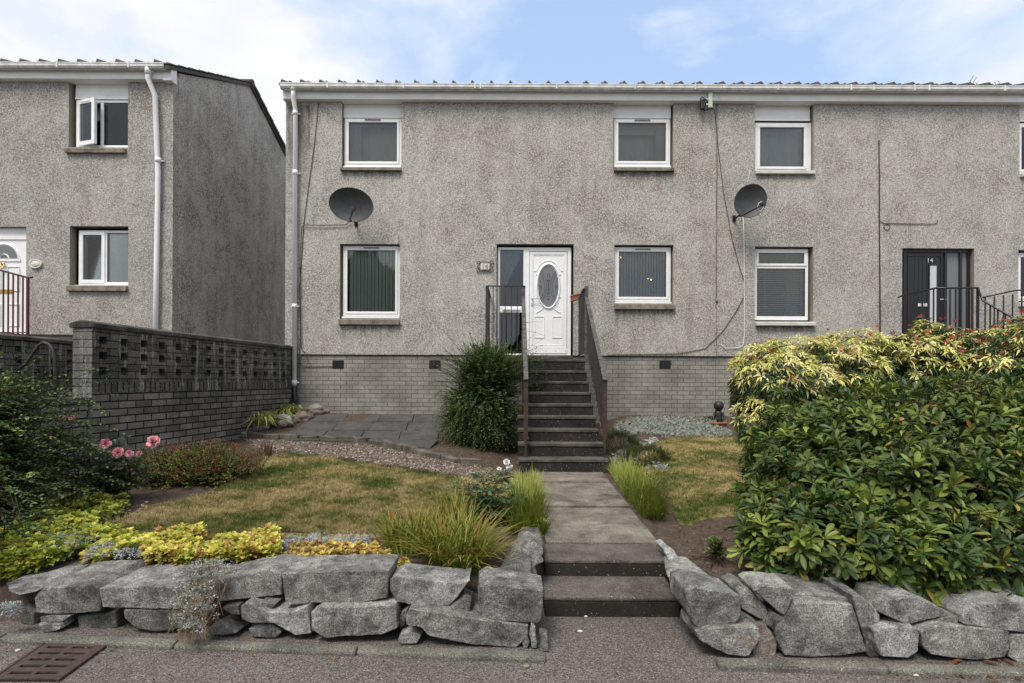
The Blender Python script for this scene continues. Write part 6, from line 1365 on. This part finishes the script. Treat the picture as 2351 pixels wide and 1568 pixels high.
# ---- strap leaved clumps
def clump(label, px_poly, n, L, Wd, droop, C0, C1, name='crocosmia_clump', grp='grassy clumps of crocosmia', cat='plant clump', lean=.45, mat='leaf', flowers=None, spread=1.0, Y=None):
    q = sample_poly(px_poly, n); P = Gv(q[:, 0], q[:, 1]); P[:, 2] += .10 if name == 'spider_plant' else 0; c = P.mean(0); t = thing(name, label, cat, tuple(c), grp); off = P-c; off[:, 2] = 0
    a = rng.uniform(0, 6.28, n); rd = rng.uniform(0, 1, n)**.6*lean
    d = np.stack([np.cos(a)*rd, np.sin(a)*rd, np.ones(n)], -1)+off*spread*np.array([1, 1, 0]); d = nrm(d)
    LL = rng.uniform(L[0], L[1], n); ci = pick(C0, n, .2); ct = pick(C1, n, .2)
    g = NP(); g.add(*blades(P, d, LL, rng.uniform(Wd*.7, Wd*1.3, n), rng.uniform(droop[0], droop[1], n), ci, ct, 5)); g.build('blades', M[mat], t)
    if flowers:
        for (x, y, Yf) in flowers:
            e = W(x, y, Yf); s = np.array([e[0]-.05, Yf, T(e[0], Yf)]); q2 = NP(); q2.add(*twigs(s[None], nrm(e-s)[None], np.array([np.linalg.norm(e-s)]), np.array([0.]), .0025, 3, (.2, .12, .04))); q2.build('flower_stem', M['leaf'], t)
            rose_flower(t, e, .018, [(.55, .05, .03), (.6, .09, .04)])
    return t
GR = [(.15, .225, .026), (.11, .18, .024), (.20, .26, .032), (.25, .29, .04)]; TP = [(.20, .22, .04), (.34, .20, .05), (.16, .20, .035), (.40, .17, .05)]
clump('broad crocosmia clump just above the stone wall, right of the golden cover', [(985, 1300), (1000, 1275), (1080, 1265), (1120, 1290), (1090, 1325), (1040, 1325)], 620, (.25, .55), .010, (.15, .55), GR, TP, lean=.75, spread=1.4, flowers=[(1018, 1225, 4.0)])
clump('crocosmia clump with a red bud rising over the lawn edge, leftmost of the clumps', [(880, 1270), (900, 1248), (990, 1240), (1000, 1268), (960, 1285)], 320, (.22, .46), .010, (.1, .5), GR, TP, lean=.6, spread=1.2, flowers=[(900, 1183, 4.3), (980, 1195, 4.4)])
clump('upright crocosmia clump between the lawn and the white rose', [(1000, 1230), (1060, 1215), (1085, 1235), (1030, 1255)], 150, (.25, .50), .010, (.05, .35), GR, TP, lean=.4)
clump('long row of grassy leaves along the left side of the path', [(1170, 1230), (1175, 1180), (1180, 1120), (1235, 1110), (1240, 1150), (1248, 1200), (1252, 1232)], 1100, (.18, .38), .0075, (.05, .4), GR, [(.17, .22, .035), (.28, .20, .05), (.2, .24, .04)], lean=.38)
clump('long row of grassy leaves along the right side of the path', [(1400, 1085), (1440, 1085), (1490, 1130), (1525, 1175), (1520, 1200), (1475, 1192), (1440, 1150)], 1200, (.18, .40), .0075, (.05, .45), GR, [(.17, .22, .035), (.28, .20, .05), (.2, .24, .04)], lean=.45, spread=.6)
VC = [(.42, .46, .12), (.26, .36, .07), (.58, .58, .2), (.66, .62, .26)]
clump('variegated strap leaved plant spilling over the pinkish rock, front one of two', [(575, 985), (600, 975), (615, 985), (600, 992)], 200, (.36, .58), .028, (.5, 1.0), VC, VC, 'spider_plant', 'variegated strap leaved plants by the patio', lean=.9)
clump('variegated strap leaved plant nearer the downpipe, back one of two', [(630, 968), (660, 958), (680, 955), (670, 965)], 200, (.32, .48), .026, (.5, 1.0), VC, VC, 'spider_plant', 'variegated strap leaved plants by the patio', lean=.9)
clump('small patch of dry brown stalks at the right of the spirea shrub', [(590, 1050), (600, 1042), (625, 1038), (622, 1050)], 60, (.12, .22), .010, (.0, .1), [(.09, .05, .03), (.13, .07, .045)], [(.11, .06, .04)], 'dry_stalks', None, 'dry stalks', lean=.12)
# ---- golden ground cover mounds
def cover(label, poly, n, lL, lW, cols, h=.07, name='leafy_ground_cover', k=8, grp='mounds of golden ground cover', mat='leafg', jitter=.02, kind=None, tilt=(.3, 1.15)):
    q = sample_poly(poly, n); P = Gv(q[:, 0], q[:, 1]); c = P.mean(0); t = thing(name, label, 'ground cover', tuple(c), grp)
    dz = h*(.75+.35*np.sin(P[:, 0]*9+P[:, 1]*4)*np.sin(P[:, 1]*11+1))+rng.normal(0, .012, n); P[:, 2] += np.maximum(dz, .01)
    C = pick(cols, n, .15); (V, F, CC), _ = whorls(P, np.tile([[0, -.25, 1.]], (n, 1)), k, lL, lW, C, tilt, .3, .1, True); g = NP(); g.add(V, F, CC); 
    P2 = P.copy(); P2[:, 2] -= .03; (V, F, CC), _ = whorls(P2, np.tile([[0, -.2, 1.]], (n, 1)), k, lL, lW, C*.7, (.6, 1.5), .2, .1, True); g.add(V, F, CC); g.build('leaves', M[mat], t)
    return t
YG_ = [(.40, .42, .05), (.32, .38, .045), (.50, .49, .07), (.22, .29, .035)]; GO = [(.60, .52, .09), (.52, .49, .085), (.68, .60, .14), (.46, .25, .08), (.36, .40, .06), (.56, .52, .1)]; GP = [(.52, .38, .09), (.40, .26, .07), (.56, .44, .12), (.30, .20, .07)]
cover('wide patch of yellow green leaves beneath the left shrub', [(-20, 1350), (20, 1200), (90, 1175), (180, 1165), (285, 1160), (290, 1180), (230, 1215), (225, 1250), (190, 1275), (110, 1315), (40, 1345)], 620, .050, .030, YG_, .09)
cover('yellow green mound of leaves at the wall above the left stones', [(180, 1250), (260, 1240), (315, 1245), (310, 1290), (240, 1303), (190, 1290)], 170, .045, .028, YG_+GO[:2], .09)
cover('golden mound with red leaves on its left flank', [(320, 1262), (340, 1245), (460, 1240), (480, 1270), (470, 1308), (340, 1306)], 230, .042, .027, GO, .10)
cover('golden mound behind the trailing silver plant', [(480, 1275), (530, 1255), (580, 1243), (635, 1250), (645, 1290), (560, 1308), (480, 1306)], 230, .042, .027, GO, .11)
cover('flat golden brown patch behind the squared stone block', [(655, 1300), (670, 1270), (780, 1268), (880, 1272), (912, 1298), (800, 1300), (690, 1310)], 260, .036, .024, GP, .06)
cover('tuft of golden leaves between two blocks below the crocosmia', [(905, 1300), (930, 1295), (935, 1312), (912, 1316)], 26, .035, .022, GO, .03)
cover('pale yellow leaf tuft at the path edge by the pointed stone', [(1232, 1222), (1250, 1210), (1252, 1226), (1240, 1232)], 18, .05, .024, [(.38, .42, .09), (.30, .36, .07)], .06)
# ---- silver plants
def silver(label, poly=None, n=400, pts=None, cols=None, lL=.02, h=.05, name='silver_plant', straw=.5, grp='silver leaved plants', k=8, lift=0.0):
    if pts is None: q = sample_poly(poly, n); P = Gv(q[:, 0], q[:, 1]); P[:, 2] += rng.uniform(.1, 1, n)*h+lift
    else: P = pts; n = len(P)
    c = P.mean(0); t = thing(name, label, 'plant', tuple(c), grp); cols = cols or [(.42, .46, .47), (.34, .38, .39), (.52, .55, .55)]
    g = NP(); (V, F, CC), _ = whorls(P, nrm(rng.normal(0, .5, (n, 3))+np.array([0, -.4, .8])), k, lL, lL*.28, pick(cols, n, .15), (.2, 1.4), .2, .1, False); g.add(V, F, CC); g.build('leaves', M['leaf'], t)
    m = int(n*straw)
    if m: 
        S0 = P[:m]+rng.normal(0, .01, (m, 3))-np.array([0, 0, .02]); g = NP(); g.add(*twigs(S0, nrm(rng.normal(0, 1, (m, 3))+np.array([0, 0, .5])), rng.uniform(.03, .07, m), np.full(m, .2), .0014, 3, (.26, .19, .11))); g.build('dry_stems', M['leaf'], t)
    return t
silver('silver grey plant creeping along the top of the leftmost flat stone', [(60, 1300), (110, 1262), (200, 1255), (230, 1268), (180, 1282), (90, 1310)], 260, h=.06, lift=.05)
silver('silver grey plant threaded between the golden mounds on the stones', [(230, 1280), (300, 1268), (360, 1275), (360, 1296), (200, 1310), (185, 1305)], 240, h=.05, lift=.05)
silver('dry silver grey wisps along the back of the golden brown patch', [(640, 1275), (660, 1255), (780, 1250), (850, 1252), (860, 1268), (700, 1268)], 260, h=.09)
n = 340; u = rng.uniform(0, 1, n); yy = 1288+u*158; xx = 470-u*32+rng.normal(0, 1, n)*(15+8*np.sin(u*3.1))+(u < .15)*rng.uniform(-20, 60, n)
Yw = 3.22-u*.20-rng.uniform(0, .06, n); P = np.array([W(a_, b_, c_2) for a_, b_, c_2 in zip(xx, yy, Yw)])
silver('straw and silver plant trailing down the face of the stone wall', pts=P, n=n, straw=1.6 if False else 1.0, h=.05)
t_ = [o for o in bpy.data.objects if o.name.startswith('silver_plant')][-1]; g = NP(); m = 900; i = rng.integers(0, n, m); S0 = P[i]+rng.normal(0, .015, (m, 3)); g.add(*twigs(S0, nrm(rng.normal(0, .6, (m, 3))+np.array([0, -.1, -.8])), rng.uniform(.05, .12, m), rng.uniform(-.2, .3, m), .0015, 3, (.30, .22, .13))); g.build('trailing_stems', M['leaf'], t_)
silver('small silver tuft in the soil below the leftmost flat stone', pts=np.array([W(x_, y_, 3.2) for x_, y_ in zip(rng.uniform(5, 45, 70), rng.uniform(1385, 1420, 70))]), n=70)
silver('wide silver white carpet plant at the foot of the brick wall right of the steps', [(1405, 985), (1440, 966), (1560, 962), (1640, 975), (1680, 1000), (1680, 1010), (1540, 1008), (1480, 1000), (1420, 1005)], 2200, h=.09, cols=[(.44, .50, .46), (.36, .42, .38), (.54, .58, .54), (.22, .27, .20)], lL=.026, straw=.1)
silver('small silver leaved plant in front of the lower heather mound', [(1490, 1088), (1500, 1070), (1530, 1075), (1535, 1088)], 40, h=.08, lL=.05, cols=[(.40, .46, .46), (.3, .36, .36)], straw=0, k=7)
silver('white tipped silver plant between the steps and the heather', [(1405, 1060), (1420, 1045), (1450, 1060), (1460, 1078), (1430, 1075)], 60, h=.10, lL=.05, cols=[(.44, .5, .52), (.34, .4, .42)], straw=0, k=7)
silver('white flowering tuft between the two heather mounds', [(1468, 1030), (1500, 1020), (1512, 1030), (1480, 1040)], 60, h=.14, lL=.03, cols=[(.75, .77, .74), (.6, .64, .6)], straw=0)
# ---- heathers
def heather(label, c, r, n, seed, cols):
    t = thing('heather_mound', label, 'heather', c, 'heather mounds right of the steps'); g = NP(); P, Nn, d = shell(n, c, r, seed, .12, 2.2, -.4, .35); n = len(P)
    dr = nrm(Nn+np.array([0, 0, .9])+rng.normal(0, .25, (n, 3))); L = rng.uniform(.05, .11, n); g.add(*spray_leaves(P-dr*.04, dr, L, np.full(n, .1), 12, .014, .005, pick(cols, n, .25), .5)); g.build('foliage', M['leaf'], t)
g_ = G(1425, 1040); heather('dark heather mound against the lower right side of the steps', (g_.x, g_.y+.12, g_.z+.10), (.34, .30, .24), 1500, 1.2, [(.03, .05, .014), (.045, .07, .02), (.06, .085, .02)])
g_ = G(1490, 1075); heather('rounded heather mound at the corner of the right lawn', (g_.x, g_.y+.18, g_.z+.08), (.36, .30, .20), 1600, 2.8, [(.04, .06, .012), (.055, .08, .018), (.075, .09, .018)])
# small box seedling, plant in the bowl corner, tiny weeds
arching('seedling_shrub', 'tiny yellow green box seedling alone in the bare soil right of the path', 'shrub', tuple(G(1643, 1290)), tuple(G(1643, 1290)+Vector((0, 0, .10))), (.065, .06, .085), 60, 10, .020, .012, [(.10, .15, .03), (.07, .11, .025), (.16, .2, .04)], 1.5, (.06, .1), .0, 2, False, .8, wood=.003)
c = W(1640, 970, 10.0); arching('leafy_plant', 'dark green arching plant beside the black figurine by the wall', 'plant', tuple(c-np.array([0, 0, .1])), tuple(c+np.array([-.12, 0, -.02])), (.16, .14, .14), 90, 12, .06, .012, [(.04, .075, .025), (.06, .10, .03)], 2.2, (.1, .2), .3, 2, False, .5, wood=.004)
# reddish dead stems on the soil bed edge
q = sample_poly([(360, 1245), (480, 1238), (640, 1240), (860, 1245), (860, 1258), (360, 1258)], 70); P = Gv(q[:, 0], q[:, 1]); g = NP(); g.add(*twigs(P, nrm(rng.normal(0, .25, (70, 3))+np.array([0, 0, 1])), rng.uniform(.06, .14, 70), np.full(70, .05), .0016, 3, (.25, .11, .06)))
tag(g.build('dry_stems', M['leaf']), 'thin reddish dry flower stems standing in the soil at the lawn edge', 'plant', kind='stuff')
# ---- fallen leaves, petals, pebbles on the pavement
def litter(name, label, px, py, sz, cols, mat='leaf', z=None, grp=None, kind=None, cat='litter'):
    n = len(px); P = np.array([list(SG(a, b, .006)) if b > 1478 else list(G(a, b)+Vector((0, 0, .012))) for a, b in zip(px, py)]); a = rng.uniform(0, 6.28, n); d = np.stack([np.cos(a), np.sin(a), rng.uniform(0, .25, n)], -1)
    g = NP(); g.add(*leaves(P, d, np.tile([[0, 0, 1.]], (n, 1))+rng.normal(0, .2, (n, 3)), rng.uniform(.6, 1.2, n)*sz, rng.uniform(.3, .5, n)*sz, pick(cols, n, .25), .0, .3, True)); return tag(g.build(name, M[mat]), label, cat, grp, kind)
BR = [(.30, .10, .045), (.20, .09, .05), (.26, .17, .09), (.12, .06, .04)]
litter('leaf_litter', 'scattered small brown leaves along the foot of the walls and kerb', np.concatenate([rng.uniform(0, 1240, 120), rng.uniform(2050, 2351, 70), rng.uniform(1240, 1600, 25)]), np.concatenate([1462+np.linspace(0, 0, 120)+rng.uniform(0, 55, 120), rng.uniform(1525, 1566, 70), rng.uniform(1410, 1450, 25)]), .022, BR, kind='stuff')
litter('leaf_litter', 'long rust coloured dead leaves on the pavement at the bottom right', rng.uniform(2180, 2345, 14), rng.uniform(1518, 1562, 14), .06, [(.22, .075, .035), (.14, .06, .03)], kind='stuff')
litter('fallen_petals', 'pale pink rose petals scattered on the soil below the rose bush', np.concatenate([rng.uniform(285, 345, 26), [450, 452, 60, 170]]), np.concatenate([rng.uniform(1150, 1195, 26), [1205, 1225, 1200, 1262]]), .03, [(.75, .5, .48), (.8, .6, .56)], 'petal', kind='stuff')
litter('dark_litter', 'small crumbs of bark and dirt on the garden path treads', rng.uniform(1265, 1500, 40), rng.uniform(1262, 1300, 40), .014, [(.04, .03, .02), (.45, .43, .38)], kind='stuff')
def pebble(px, py, r, label, c=(.55, .52, .46)):
    p = SG(px, py, .0); m = plain('pebble', c, .8, tuple(k*.7 for k in c), 60); bm = bmesh.new(); bmesh.ops.create_icosphere(bm, subdivisions=2, radius=1)
    for v in bm.verts: v.co = Vector((v.co.x*r*1.3, v.co.y*r, v.co.z*r*.6))*(1+noise.noise(v.co*1.5+Vector((px, 0, 0)))*.2)
    me = bpy.data.meshes.new('pebble'); bm.to_mesh(me); bm.free(); me.polygons.foreach_set('use_smooth', [True]*len(me.polygons)); o = link('pebble', me, m); o.location = p+Vector((0, 0, r*.45)); tag(o, label, 'pebble', 'loose pebbles on the pavement')
pebble(1332, 1451, .012, 'white oval pebble on the tarmac below the street steps', (.7, .69, .65))
pebble(1345, 1416, .009, 'tiny white pebble close to the bottom step', (.7, .69, .65))
pebble(612, 1490, .012, 'pale grey pebble in front of the left kerb under the squared block'); pebble(768, 1500, .015, 'tan pebble against the kerb below the left stone wall', (.42, .27, .18))
pebble(1208, 1532, .014, 'brown round pebble on the tarmac near the end of the left kerb', (.30, .22, .17)); pebble(41, 1495, .012, 'off white pebble beside the top left of the drain grate', (.5, .48, .42)); pebble(2102, 1552, .012, 'cream pebble on the pavement in front of the right stone wall', (.65, .5, .4))
# EOF
